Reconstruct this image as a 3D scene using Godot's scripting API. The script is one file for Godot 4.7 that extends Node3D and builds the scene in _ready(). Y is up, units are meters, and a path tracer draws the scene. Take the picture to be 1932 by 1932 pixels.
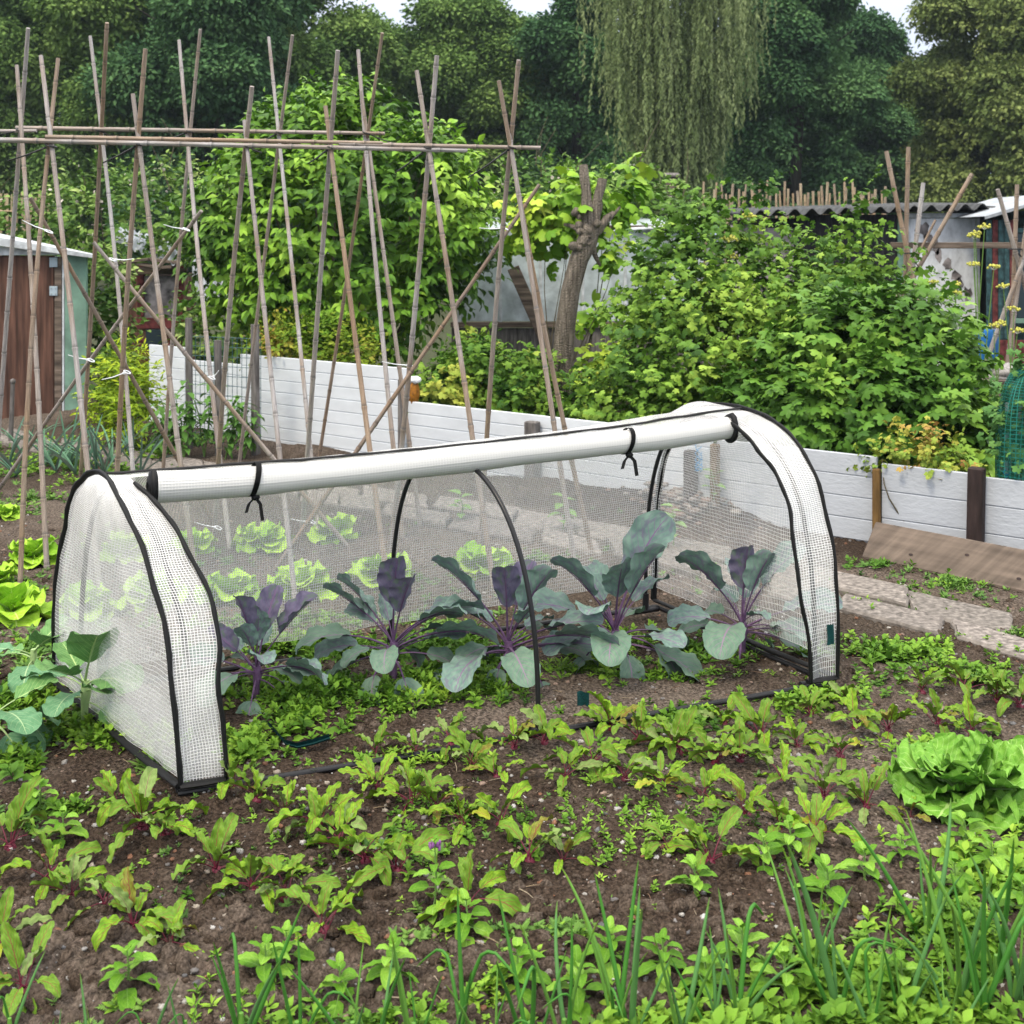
extends Node3D
# An allotment: a mesh tunnel over kohlrabi, beetroot rows in front, bean canes, board fences, shrubs, sheds and a wood behind.
# Places are measured on the photograph (1932 units a side) and turned into points on the ground or at a known distance.

const FPX := 2332.0
const HORIZON := 450.0
const EYE := 1.6

var rng := RandomNumberGenerator.new()
var nz := FastNoiseLite.new()
var nz_fine := FastNoiseLite.new()
var nz_cell := FastNoiseLite.new()
var taken := {}
var M := {}
var LM := {}
var wall_a := Vector3()
var wall_b := Vector3()
var mound_from := 0.0
var mound_to := 1.0

# ---------------------------------------------------------------- shapes
class Shape:
	var v := PackedVector3Array()
	var c := PackedColorArray()
	var t := PackedVector2Array()
	var f := PackedInt32Array()

	func vert(p: Vector3, uv := Vector2.ZERO, col := Color.WHITE) -> int:
		v.append(p); t.append(uv); c.append(col)
		return v.size() - 1

	func tri(a: int, b: int, d: int) -> void:
		f.append(a); f.append(b); f.append(d)

	func quad(a: int, b: int, d: int, e: int) -> void:
		tri(a, b, d); tri(a, d, e)

	# a flat polygon that faces away from the point «inside»
	func face(pts: Array, inside: Vector3, col := Color.WHITE, uv := []) -> void:
		var m := Vector3.ZERO
		for p in pts:
			m += p
		m /= pts.size()
		var nn: Vector3 = (pts[2] - pts[0]).cross(pts[1] - pts[0])
		var flip: bool = nn.dot(m - inside) < 0.0
		var first := v.size()
		for k in pts.size():
			vert(pts[k], uv[k] if uv.size() else Vector2(pts[k].x + pts[k].z, pts[k].y), col)
		for k in range(1, pts.size() - 1):
			if flip:
				tri(first, first + k + 1, first + k)
			else:
				tri(first, first + k, first + k + 1)

	func box(m: Vector3, size: Vector3, b := Basis.IDENTITY, bevel := 0.0, col := Color.WHITE) -> void:
		var h := size / 2.0
		var ax := [b.x.normalized(), b.y.normalized(), b.z.normalized()]
		if bevel <= 0.0:
			for k in 3:
				var u: Vector3 = ax[(k + 1) % 3] * h[(k + 1) % 3]
				var w: Vector3 = ax[(k + 2) % 3] * h[(k + 2) % 3]
				for s in [-1.0, 1.0]:
					var o: Vector3 = m + ax[k] * h[k] * s
					var hu := h[(k + 1) % 3]
					var hw := h[(k + 2) % 3]
					face([o - u - w, o + u - w, o + u + w, o - u + w], m, col, [Vector2(-hu, -hw), Vector2(hu, -hw), Vector2(hu, hw), Vector2(-hu, hw)])
			return
		var q := func(sx: float, sy: float, sz: float, k: int) -> Vector3:
			var e := Vector3(sx * (h.x - bevel), sy * (h.y - bevel), sz * (h.z - bevel))
			e[k] = [sx * h.x, sy * h.y, sz * h.z][k]
			return m + ax[0] * e.x + ax[1] * e.y + ax[2] * e.z
		for s in [-1.0, 1.0]:
			for d in [[0, 1, 2], [1, 2, 0], [2, 0, 1]]:
				var k: int = d[0]
				var pts := []
				var uvs := []
				for g in [[-1.0, -1.0], [1.0, -1.0], [1.0, 1.0], [-1.0, 1.0]]:
					var e := [0.0, 0.0, 0.0]
					e[k] = s; e[d[1]] = g[0]; e[d[2]] = g[1]
					pts.append(q.call(e[0], e[1], e[2], k))
					uvs.append(Vector2(g[0] * h[d[1]], g[1] * h[d[2]]))
				face(pts, m, col, uvs)
			for d in [[0, 1, 2], [1, 2, 0], [2, 0, 1]]:
				for s2 in [-1.0, 1.0]:
					var pts := []
					for g in [[-1.0, d[1]], [1.0, d[1]], [1.0, d[2]], [-1.0, d[2]]]:
						var e := [0.0, 0.0, 0.0]
						e[d[0]] = g[0]; e[d[1]] = s; e[d[2]] = s2
						pts.append(q.call(e[0], e[1], e[2], g[1]))
					face(pts, m, col)
		for a in [-1.0, 1.0]:
			for e in [-1.0, 1.0]:
				for g in [-1.0, 1.0]:
					face([q.call(a, e, g, 0), q.call(a, e, g, 1), q.call(a, e, g, 2)], m, col)

	func tube(pts: Array, radii: Array, sides := 8, cols := [], flat := 1.0) -> void:
		var n := pts.size()
		var first := v.size()
		var u := Vector3.ZERO
		var run := 0.0
		for i in n:
			var tg: Vector3 = (pts[mini(i + 1, n - 1)] - pts[maxi(i - 1, 0)]).normalized()
			if i == 0:
				u = tg.cross(Vector3.UP if absf(tg.y) < 0.9 else Vector3.RIGHT).normalized()
			else:
				run += pts[i].distance_to(pts[i - 1])
			u = (u - tg * u.dot(tg)).normalized()
			var w := tg.cross(u)
			var r: float = radii[i] if i < radii.size() else radii[-1]
			for j in sides + 1:
				var a := TAU * j / sides
				vert(pts[i] + (u * cos(a) + w * sin(a) * flat) * r, Vector2(float(j) / sides, run), cols[i] if cols.size() > i else (cols[-1] if cols.size() else Color.WHITE))
		for i in n - 1:
			for j in sides:
				var a := first + i * (sides + 1) + j
				quad(a, a + sides + 1, a + sides + 2, a + 1)
		for e in [0, n - 1]:
			var ring := []
			for j in sides:
				ring.append(v[first + e * (sides + 1) + j])
			face(ring, pts[1] if e == 0 else pts[n - 2], cols[e] if cols.size() > e else (cols[-1] if cols.size() else Color.WHITE))

	# rows x cols of points, one smooth sheet
	func sheet(rows: int, cols: int, at: Callable, col := Color.WHITE) -> void:
		var first := v.size()
		for i in rows:
			for j in cols:
				var a := float(i) / (rows - 1)
				var b := float(j) / (cols - 1)
				vert(at.call(a, b), Vector2(b, a), col)
		for i in rows - 1:
			for j in cols - 1:
				var k := first + i * cols + j
				quad(k, k + cols, k + cols + 1, k + 1)

	# a thin ribbon along points; across = half width vectors
	func ribbon(pts: Array, across: Array, col := Color.WHITE) -> void:
		var first := v.size()
		for i in pts.size():
			var w: Vector3 = across[mini(i, across.size() - 1)]
			vert(pts[i] - w, Vector2(0, i), col)
			vert(pts[i] + w, Vector2(1, i), col)
		for i in pts.size() - 1:
			var k := first + i * 2
			quad(k, k + 2, k + 3, k + 1)

	func join(o: Shape, tr: Transform3D, tint := Color.WHITE) -> void:
		var first := v.size()
		for i in o.v.size():
			vert(tr * o.v[i], o.t[i], o.c[i] * tint)
		for k in o.f:
			f.append(first + k)

	func lump(m: Vector3, r: Vector3, seedy: float, noise: FastNoiseLite, rings := 5, sides := 7, col := Color.WHITE, rough := 0.35) -> void:
		var first := v.size()
		for i in rings + 1:
			var a := PI * i / rings
			for j in sides + 1:
				var b := TAU * (j % sides) / sides
				var d := Vector3(sin(a) * cos(b), cos(a), sin(a) * sin(b))
				var k := 1.0 + rough * noise.get_noise_3d(d.x * 60.0 + seedy * 37.0, d.y * 60.0, d.z * 60.0)
				vert(m + d * r * k, Vector2(float(j) / sides, float(i) / rings), col)
		for i in rings:
			for j in sides:
				var k := first + i * (sides + 1) + j
				quad(k, k + 1, k + sides + 2, k + sides + 1)

	func arrays(shift := Vector3.ZERO) -> Array:
		var n := PackedVector3Array()
		n.resize(v.size())
		for k in range(0, f.size(), 3):
			var a := f[k]
			var b := f[k + 1]
			var d := f[k + 2]
			var x := (v[d] - v[a]).cross(v[b] - v[a])
			n[a] += x; n[b] += x; n[d] += x
		for k in n.size():
			n[k] = n[k].normalized() if n[k].length_squared() > 1e-20 else Vector3.UP
		var out := []
		out.resize(Mesh.ARRAY_MAX)
		var vv := v
		if shift != Vector3.ZERO:
			vv = PackedVector3Array()
			vv.resize(v.size())
			for k in v.size():
				vv[k] = v[k] + shift
		out[Mesh.ARRAY_VERTEX] = vv
		out[Mesh.ARRAY_NORMAL] = n
		out[Mesh.ARRAY_TEX_UV] = t
		out[Mesh.ARRAY_COLOR] = c
		out[Mesh.ARRAY_INDEX] = f
		return out

	func mesh(mat: Material, shift := Vector3.ZERO) -> ArrayMesh:
		var m := ArrayMesh.new()
		m.add_surface_from_arrays(Mesh.PRIMITIVE_TRIANGLES, arrays(shift))
		m.surface_set_material(0, mat)
		return m

# ---------------------------------------------------------------- naming
func numbered(called: String) -> String:
	taken[called] = taken.get(called, -1) + 1
	return called if taken[called] == 0 else "%s_%03d" % [called, taken[called]]

func ordinal(n: int) -> String:
	var low := ["zeroth", "first", "second", "third", "fourth", "fifth", "sixth", "seventh", "eighth", "ninth", "tenth", "eleventh", "twelfth", "thirteenth", "fourteenth", "fifteenth", "sixteenth", "seventeenth", "eighteenth", "nineteenth"]
	if n < 20:
		return low[n]
	var tens := n / 10
	return ["", "", "twentieth", "thirtieth", "fortieth", "fiftieth"][tens] if n % 10 == 0 else ["", "", "twenty", "thirty", "forty", "fifty"][tens] + "-" + low[n % 10]

func tag(o: Node, label: String, category := "", group := "", kind := "") -> Node:
	if label: o.set_meta("label", label)
	if category: o.set_meta("category", category)
	if group: o.set_meta("group", group)
	if kind: o.set_meta("kind", kind)
	return o

func thing(called: String, label: String, category: String, at := Vector3.ZERO, group := "", kind := "") -> Node3D:
	var o := Node3D.new()
	o.name = numbered(called)
	add_child(o)
	o.position = at
	tag(o, label, category, group, kind)
	return o

# a part: its shape is given in world places, or in the thing's own when own is true
func part(o: Node3D, called: String, s: Shape, mat: Material, own := false) -> MeshInstance3D:
	var i := MeshInstance3D.new()
	i.name = called
	var root := o
	var off := Vector3.ZERO
	while root != self and root != null:
		off += root.position
		root = root.get_parent() as Node3D
	i.mesh = s.mesh(mat, Vector3.ZERO if own else -off)
	o.add_child(i, true)
	return i

func single(called: String, s: Shape, mat: Material, label: String, category: String, group := "", kind := "") -> MeshInstance3D:
	var i := MeshInstance3D.new()
	i.name = numbered(called)
	var m := Vector3.ZERO
	var lo := 1e9
	for p in s.v:
		m += p
		lo = minf(lo, p.y)
	m /= maxf(1.0, s.v.size())
	m.y = lo
	i.mesh = s.mesh(mat, -m)
	add_child(i)
	i.position = m
	tag(i, label, category, group, kind)
	return i

func put(o: Node3D, called: String, mesh: Mesh, tr: Transform3D, mat: Material = null) -> MeshInstance3D:
	var i := MeshInstance3D.new()
	i.name = called
	i.mesh = mesh
	i.transform = tr
	if mat: i.material_override = mat
	o.add_child(i, true)
	return i

func many(parent: Node, called: String, mesh: Mesh, trs: Array, cols: Array) -> MultiMeshInstance3D:
	var mm := MultiMesh.new()
	mm.transform_format = MultiMesh.TRANSFORM_3D
	mm.use_colors = true
	mm.mesh = mesh
	mm.instance_count = trs.size()
	for k in trs.size():
		mm.set_instance_transform(k, trs[k])
		mm.set_instance_color(k, cols[k])
	var i := MultiMeshInstance3D.new()
	i.name = called if parent != self else numbered(called)
	i.multimesh = mm
	parent.add_child(i, true)
	return i

# ---------------------------------------------------------------- places
func ray(x: float, y: float) -> Vector3:
	return Vector3((x - 966.0) / FPX, -(y - HORIZON) / FPX, -1.0)

func G(x: float, y: float, h := 0.0) -> Vector3:           # the spot of ground (height h) seen at x, y
	var r := ray(x, y)
	return Vector3(0, EYE, 0) + r * ((EYE - h) / -r.y)

func P(x: float, y: float, d: float) -> Vector3:           # the point d metres ahead
	var r := ray(x, y)
	return Vector3(0, EYE, 0) + r * (d / -r.z)

func seen(p: Vector3) -> Vector2:
	return Vector2(966.0 - p.x / p.z * FPX, HORIZON + (p.y - EYE) / p.z * FPX)

func side_of_wall(x: float, z: float) -> float:             # metres in front of the board fence
	var a := Vector2(wall_b.x - wall_a.x, wall_b.z - wall_a.z).normalized()
	return (x - wall_a.x) * -a.y + (z - wall_a.z) * a.x

func gh(x: float, z: float) -> float:
	var h := 0.016 * nz.get_noise_2d(x * 9.0, z * 9.0) + 0.010 * nz.get_noise_2d(x * 30.0 + 50.0, z * 30.0)
	var w := side_of_wall(x, z)
	var along := Vector2(x - wall_a.x, z - wall_a.z).dot(Vector2(wall_b.x - wall_a.x, wall_b.z - wall_a.z).normalized())
	h += 0.13 * (1.0 - smoothstep(mound_from, mound_to, along)) * clampf(1.0 - absf(w - 0.12) / 0.55, 0.0, 1.0) * (0.75 + 0.5 * nz.get_noise_2d(x * 22.0, z * 22.0))
	# the beetroot bed stands a little proud of the front strip
	h += 0.03 * smoothstep(-2.45, -2.75, z + 0.06 * nz.get_noise_2d(x * 20.0, 7.0)) * (1.0 - smoothstep(-4.6, -5.4, z))
	return h

func on_ground(p: Vector3) -> Vector3:
	return Vector3(p.x, gh(p.x, p.z), p.z)

# ---------------------------------------------------------------- looks
func lin(r: float, g: float, b: float) -> Color:
	return Color(r, g, b)

func srgb(r: float, g: float, b: float) -> Color:           # linear base colour to albedo_color
	return Color(r, g, b).linear_to_srgb()

func noise_image(freq: float, lo: float, hi: float, size: int, seedy: int, sx := 1.0, sy := 1.0, power := 1.0) -> ImageTexture:
	var n := FastNoiseLite.new()
	n.seed = seedy
	n.frequency = freq
	n.noise_type = FastNoiseLite.TYPE_SIMPLEX_SMOOTH
	n.fractal_octaves = 5
	n.fractal_gain = 0.6
	var im := Image.create(size, size, false, Image.FORMAT_RGB8)
	for y in size:
		for x in size:
			# wraps round both ways
			var u := float(x) / size
			var w := float(y) / size
			var k := n.get_noise_2d(x * sx, y * sy)
			var k2 := n.get_noise_2d((x - size) * sx, y * sy)
			var k3 := n.get_noise_2d(x * sx, (y - size) * sy)
			var k4 := n.get_noise_2d((x - size) * sx, (y - size) * sy)
			var bu := smoothstep(0.75, 1.0, u)
			var bw := smoothstep(0.75, 1.0, w)
			var q := lerpf(lerpf(k, k2, bu), lerpf(k3, k4, bu), bw)
			q = pow(clampf(q * 0.9 + 0.5, 0.0, 1.0), power)
			var g := lerpf(lo, hi, q)
			im.set_pixel(x, y, Color(g, g, g))
	im.generate_mipmaps()
	return ImageTexture.create_from_image(im)

func mat(col: Color, rough := 0.8, tex: Texture2D = null, scale := Vector3.ONE, world := true, bump: Texture2D = null, depth := 0.0) -> StandardMaterial3D:
	var m := StandardMaterial3D.new()
	m.albedo_color = col
	m.roughness = rough
	m.metallic_specular = 0.35
	if tex:
		m.albedo_texture = tex
		if world:
			m.uv1_triplanar = true
			m.uv1_world_triplanar = true
		m.uv1_scale = scale
	if bump:
		m.heightmap_enabled = true
		m.heightmap_texture = bump
		m.heightmap_scale = depth
	return m

# leaf colours as they are on the plant: more chlorophyll, less grey
func ripe(c: Color) -> Color:
	var g := (c.r + c.g + c.b) / 3.0
	return Color(maxf(0.004, g + (c.r - g) * 1.04), g + (c.g - g) * 1.04, maxf(0.006, g + (c.b - g) * 1.10)) * 1.10

func leafy(col := Color.WHITE, rough := 0.5, through := 0.5, tex: Texture2D = null) -> StandardMaterial3D:
	var m := StandardMaterial3D.new()
	m.vertex_color_use_as_albedo = true
	m.albedo_color = col
	m.albedo_texture = tex
	m.roughness = rough
	m.metallic_specular = 0.22
	m.cull_mode = BaseMaterial3D.CULL_DISABLED
	m.backlight_enabled = true
	m.backlight = Color(through, through, through)
	return m

# the print of a leaf: veins on a blade, u across, v along
func leaf_tex(base: Color, young: Color, vein: Color, veins: float, thick: float, side: float, seedy: int, blotch := Color.BLACK, blotched := 0.0) -> ImageTexture:
	var size := 160
	var n := FastNoiseLite.new()
	n.seed = seedy
	n.frequency = 0.03
	n.fractal_octaves = 4
	var im := Image.create(size, size, false, Image.FORMAT_RGB8)
	for y in size:
		var tt := (y + 0.5) / size
		for x in size:
			var s := absf((x + 0.5) / size * 2.0 - 1.0)
			var k := n.get_noise_2d(x, y)
			var col := base.lerp(young, clampf(0.5 + k * 0.9, 0.0, 1.0))
			var ph := (tt - 0.34 * s - 0.06 * s * s + 0.012 * k) * veins + (0.5 if x * 2 > size else 0.0)
			var g := absf(ph - roundf(ph))
			var wide := thick * (1.0 - tt * 0.75)
			var mid := 1.0 - smoothstep(wide * 0.55, wide, s)
			var sv := (1.0 - smoothstep(side * 0.5, side * (1.35 - 0.7 * s), g)) * (1.0 - 0.55 * s)
			var ph2 := (tt * 0.6 + s * 0.9 + 0.03 * k) * veins * 2.3
			var net := (1.0 - smoothstep(0.06, 0.16, absf(ph2 - roundf(ph2)))) * 0.22
			col = col * (1.0 + 0.12 * (g - 0.25))
			if blotched > 0.0:
				col = col.lerp(blotch, blotched * smoothstep(0.05, 0.4, n.get_noise_2d(x * 0.7 + 300.0, y * 0.7)))
			col = col.lerp(vein, clampf(maxf(maxf(mid, sv * 0.85), net), 0.0, 1.0))
			col = ripe(col)
			im.set_pixel(x, y, Color(col.r, col.g, col.b).linear_to_srgb())
	im.generate_mipmaps()
	return ImageTexture.create_from_image(im)

# a blade on its stalk, growing along +z from the origin
func leaf_shape(p: Dictionary, seedy: int) -> Array:
	var r := RandomNumberGenerator.new()
	r.seed = seedy
	var pl: float = p.get("stalk", 0.0)
	var bl: float = p.len
	var pr: float = p.get("stalk_r", 0.003)
	var a := 0.0
	var pos := Vector3.ZERO
	var pts := [pos]
	var rad := [pr * 1.25]
	var ns := 5
	for i in ns:
		a -= p.get("stalk_bend", 0.2) / ns
		pos += Vector3(0, sin(a), cos(a)) * pl / ns
		pts.append(pos)
		rad.append(pr * lerpf(1.1, 0.8, (i + 1.0) / ns))
	var stalk := Shape.new()
	var blade := Shape.new()
	var nv: int = p.get("rows", 12)
	var nu: int = p.get("cols", 9)
	var k: float = p.get("k", 1.1)
	var m: float = p.get("peak", 0.45)
	var ea := k * m
	var eb := k * (1.0 - m)
	var top := pow(m, ea) * pow(1.0 - m, eb)
	var ph1 := r.randf() * TAU
	var ph2 := r.randf() * TAU
	var fr: float = p.get("waves", 3.0) * r.randf_range(0.85, 1.2)
	var ruf: float = p.get("ruffle", 0.1)
	var fold: float = p.get("fold", 0.3)
	var teeth: float = p.get("teeth", 0.0)
	var nt: float = p.get("n_teeth", 9.0)
	var twist: float = p.get("twist", 0.0) * r.randf_range(-1.0, 1.0)
	for i in nv:
		var tt := float(i) / (nv - 1)
		var t2 := clampf(tt, 0.004, 0.996)
		var w: float = p.width * 0.5 * pow(t2, ea) * pow(1.0 - t2, eb) / top
		w *= 1.0 + teeth * (absf(fposmod(tt * nt, 1.0) - 0.5) * 2.0 - 0.5)
		var tw := twist * tt
		var up := Vector3(0, cos(a), -sin(a))
		var sd := Vector3.RIGHT.rotated(Vector3(0, sin(a), cos(a)), tw)
		up = up.rotated(Vector3(0, sin(a), cos(a)), tw)
		for j in nu:
			var s := float(j) / (nu - 1) * 2.0 - 1.0
			var edge := s * s
			var wave = ruf * p.width * edge * (sin(fr * tt * TAU + (ph1 if s > 0 else ph2)) + 0.4 * sin(fr * 2.3 * tt * TAU + ph2 * 1.7))
			var puff: float = p.get("puff", 0.0) * p.width * sin(tt * 26.0 + ph1) * sin(absf(s) * 9.0)
			var lift = absf(s) * w * sin(fold) - p.get("cup", 0.0) * edge * w
			blade.vert(pos + sd * (s * w * cos(fold)) + up * (lift + wave * minf(1.0, w / (p.width * 0.3)) + puff), Vector2(s * 0.5 + 0.5, tt))
		a -= (p.get("bend", 0.6) / (nv - 1)) * (0.5 + tt)
		if i < nv - 1:
			pos += Vector3(0, sin(a), cos(a)) * bl / (nv - 1)
			if i % 2 == 0 and i > 0 and i < nv * 0.8 and p.get("rib", true):
				pts.append(pos - Vector3(0, cos(a), -sin(a)) * pr * 0.5)
				rad.append(pr * (1.0 - tt) * 0.7)
	for i in nv - 1:
		for j in nu - 1:
			var q := i * nu + j
			blade.quad(q, q + nu, q + nu + 1, q + 1)
	stalk.tube(pts, rad, 5, [], p.get("stalk_flat", 0.8))
	return [blade, stalk]

func leaf_mesh(p: Dictionary, seedy: int, blade_mat: Material, stalk_mat: Material) -> ArrayMesh:
	var b := leaf_shape(p, seedy)
	var m: ArrayMesh = b[0].mesh(blade_mat)
	if p.get("stalk", 0.0) > 0.0:
		m.add_surface_from_arrays(Mesh.PRIMITIVE_TRIANGLES, b[1].arrays())
		m.surface_set_material(1, stalk_mat)
	return m

func leaf_at(az: float, elev: float, size: float, at := Vector3.ZERO, roll := 0.0) -> Transform3D:
	return Transform3D(Basis(Vector3.UP, az) * Basis(Vector3.RIGHT, -elev) * Basis(Vector3.BACK, roll) * Basis.from_scale(Vector3.ONE * size), at)

# a small plain leaf for shrubs, about one unit long
func plain_leaf(width: float, bend: float, fold: float) -> Shape:
	var s := Shape.new()
	var prof := [0.0, 0.62, 1.0, 0.8, 0.42, 0.0]
	var pos := Vector3.ZERO
	var a := 0.15
	for i in 6:
		var w: float = prof[i] * width * 0.5
		var up := Vector3(0, cos(a), -sin(a))
		s.vert(pos - Vector3.RIGHT * w + up * w * fold, Vector2(0, i / 5.0))
		s.vert(pos, Vector2(0.5, i / 5.0), Color(0.93, 0.96, 0.9))
		s.vert(pos + Vector3.RIGHT * w + up * w * fold, Vector2(1, i / 5.0))
		a -= bend / 5.0
		pos += Vector3(0, sin(a), cos(a)) * 0.2
	for i in 5:
		for j in 2:
			var q := i * 3 + j
			s.quad(q, q + 3, q + 4, q + 1)
	return s

# a lobed leaf (currant, vine, ivy), one unit across, stalk at the origin
func lobed_leaf(lobes: int, deep: float, bend: float) -> Shape:
	var s := Shape.new()
	var mid := s.vert(Vector3(0, 0.05, 0.42), Vector2(0.5, 0.5), Color(0.92, 0.95, 0.9))
	var n := lobes * 4 + 1
	for i in n:
		var u := float(i) / (n - 1)
		var a := lerpf(-2.75, 2.75, u)
		var tip := cos(u * lobes * TAU + PI) * 0.5 + 0.5
		var r := 0.5 * (1.0 - deep + deep * tip) * (1.15 - 0.30 * absf(a) / 2.75) * (1.06 if i % 2 else 0.97)
		var p := Vector3(sin(a) * r, 0, 0.42 + cos(a) * r)
		p.y = -bend * r * r * 2.0 + 0.03 * sin(i * 2.1)
		s.vert(p, Vector2(p.x + 0.5, p.z))
	for i in n - 1:
		s.tri(mid, mid + 2 + i, mid + 1 + i)
	return s

func look_along(dir: Vector3, up_hint: Vector3, size: float, roll: float) -> Basis:
	var z := dir.normalized()
	var x := up_hint.cross(z)
	if x.length() < 0.05:
		x = Vector3.RIGHT.cross(z)
	x = x.normalized()
	var y := z.cross(x)
	return Basis(x, y, z) * Basis(Vector3.BACK, roll) * Basis.from_scale(Vector3.ONE * size)

func rand_dir() -> Vector3:
	return Vector3(rng.randfn(), rng.randfn(), rng.randfn()).normalized()

func inside_lobes(p: Vector3, lobes: Array, k: float) -> bool:
	for l in lobes:
		if ((p - l[0]) / l[1]).length_squared() < k * k:
			return true
	return false

# leaves on shoots over a set of lobes; returns [transforms, colours, closeness]
func leaves_on(lobes: Array, shoots: int, per: int, size: Array, pal: Array, droop: float, shoot_len: float, clump := 2.2, loose := 0.12) -> Array:
	var trs := []
	var cols := []
	var show := []
	var area := []
	var total := 0.0
	for l in lobes:
		var r: Vector3 = l[1]
		total += r.x * r.y + r.y * r.z + r.x * r.z
		area.append(total)
	var made := 0
	var tries := 0
	while made < shoots and tries < shoots * 8:
		tries += 1
		var pick := rng.randf() * total
		var li := 0
		while area[li] < pick:
			li += 1
		var l = lobes[li]
		var d := rand_dir()
		var depth := 1.0 - absf(rng.randfn()) * 0.16 + (rng.randf() * loose if rng.randf() < 0.25 else 0.0)
		var p: Vector3 = l[0] + d * l[1] * depth
		if inside_lobes(p, lobes, 0.72) or p.y < 0.05:
			continue
		made += 1
		var out = (d / l[1]).normalized()
		var dir = (out + rand_dir() * 0.55 + Vector3(0, 0.35, 0)).normalized()
		var tone := clampf(0.5 + 0.75 * nz.get_noise_3d(p.x * 22.0 * clump, p.y * 22.0 * clump, p.z * 22.0 * clump) + rng.randfn() * 0.1, 0.0, 1.0)
		var n := per + rng.randi_range(-2, 2)
		for k in n:
			var u := (k + 0.5) / n
			var q = p + dir * shoot_len * (u - 0.35) + Vector3(0, -droop * 0.25 * shoot_len * u * u, 0)
			var side = dir.cross(Vector3.UP).normalized() * (1.0 if k % 2 else -1.0)
			var ld = (dir * (0.35 + 0.5 * u) + side * (0.9 - 0.5 * u) + rand_dir() * 0.4 + Vector3(0, -droop, 0)).normalized()
			var s := rng.randf_range(size[0], size[1]) * (1.0 - 0.25 * u)
			trs.append(Transform3D(look_along(ld, (out + Vector3(0, 0.8, 0) + rand_dir() * 0.5).normalized(), s, rng.randfn() * 0.3), q))
			var f := clampf(pow(clampf(tone, 0.0, 1.0), 1.35) + u * 0.22 - 0.08 + rng.randfn() * 0.1, 0.0, 0.999) * (pal.size() - 1)
			var c: Color = pal[int(f)].lerp(pal[int(f) + 1], f - int(f))
			cols.append(ripe(c) * rng.randf_range(0.86, 1.12))
			show.append(out.dot((Vector3(0, EYE, 0) - q).normalized()) + depth + rng.randf() * 0.5)
	return [trs, cols, show]

# a shrub: stems, the leaves that show largest each a part, the rest one part
func shrub(called: String, label: String, category: String, base: Vector3, lobes: Array, leaf: Mesh, lv: Array, singles: int, stems := 5, stem_r := 0.014, group := "") -> Node3D:
	var o := thing(called, label, category, base, group)
	for k in stems:
		var l = lobes[k % lobes.size()]
		var top: Vector3 = l[0] + rand_dir() * l[1] * 0.35
		var foot := base + Vector3(rng.randf_range(-0.12, 0.12), -0.03, rng.randf_range(-0.1, 0.1))
		var pts := []
		for i in 7:
			var u := i / 6.0
			pts.append(foot.lerp(top, u) + Vector3(sin(u * 5.0 + k) * 0.05, u * (1 - u) * 0.2, cos(u * 4.0 + k * 2) * 0.05) * (1.0 if i > 0 else 0.0))
		var s := Shape.new()
		s.tube(pts, [stem_r, stem_r * 0.9, stem_r * 0.8, stem_r * 0.65, stem_r * 0.5, stem_r * 0.4, stem_r * 0.25], 6)
		part(o, "stem", s, M.twig)
	var order := range(lv[0].size())
	order.sort_custom(func(a, b): return lv[2][a] > lv[2][b])
	var trs := []
	var cols := []
	var back := Transform3D(Basis.IDENTITY, -base)
	var lmats := []
	for k in order.size():
		var i: int = order[k]
		if k < singles:
			# a few tones are shared by the single leaves
			var c: Color = lv[1][i]
			var key := "%s_%d_%d" % [called, int(c.r * 24), int(c.g * 16)]
			if not LM.has(key):
				LM[key] = leafy(c.linear_to_srgb(), 0.45, 0.45)
			put(o, "leaf", leaf, back * lv[0][i], LM[key])
		else:
			trs.append(back * lv[0][i])
			cols.append(lv[1][i])
	tag(many(o, "foliage", leaf, trs, cols), "", "", "", "stuff")
	return o

func lobe(x: float, y: float, d: float, r: float, ry := 0.0, rz := 0.0) -> Array:
	return [P(x, y, d), Vector3(r, ry if ry > 0 else r, rz if rz > 0 else r * 0.85)]

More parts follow.
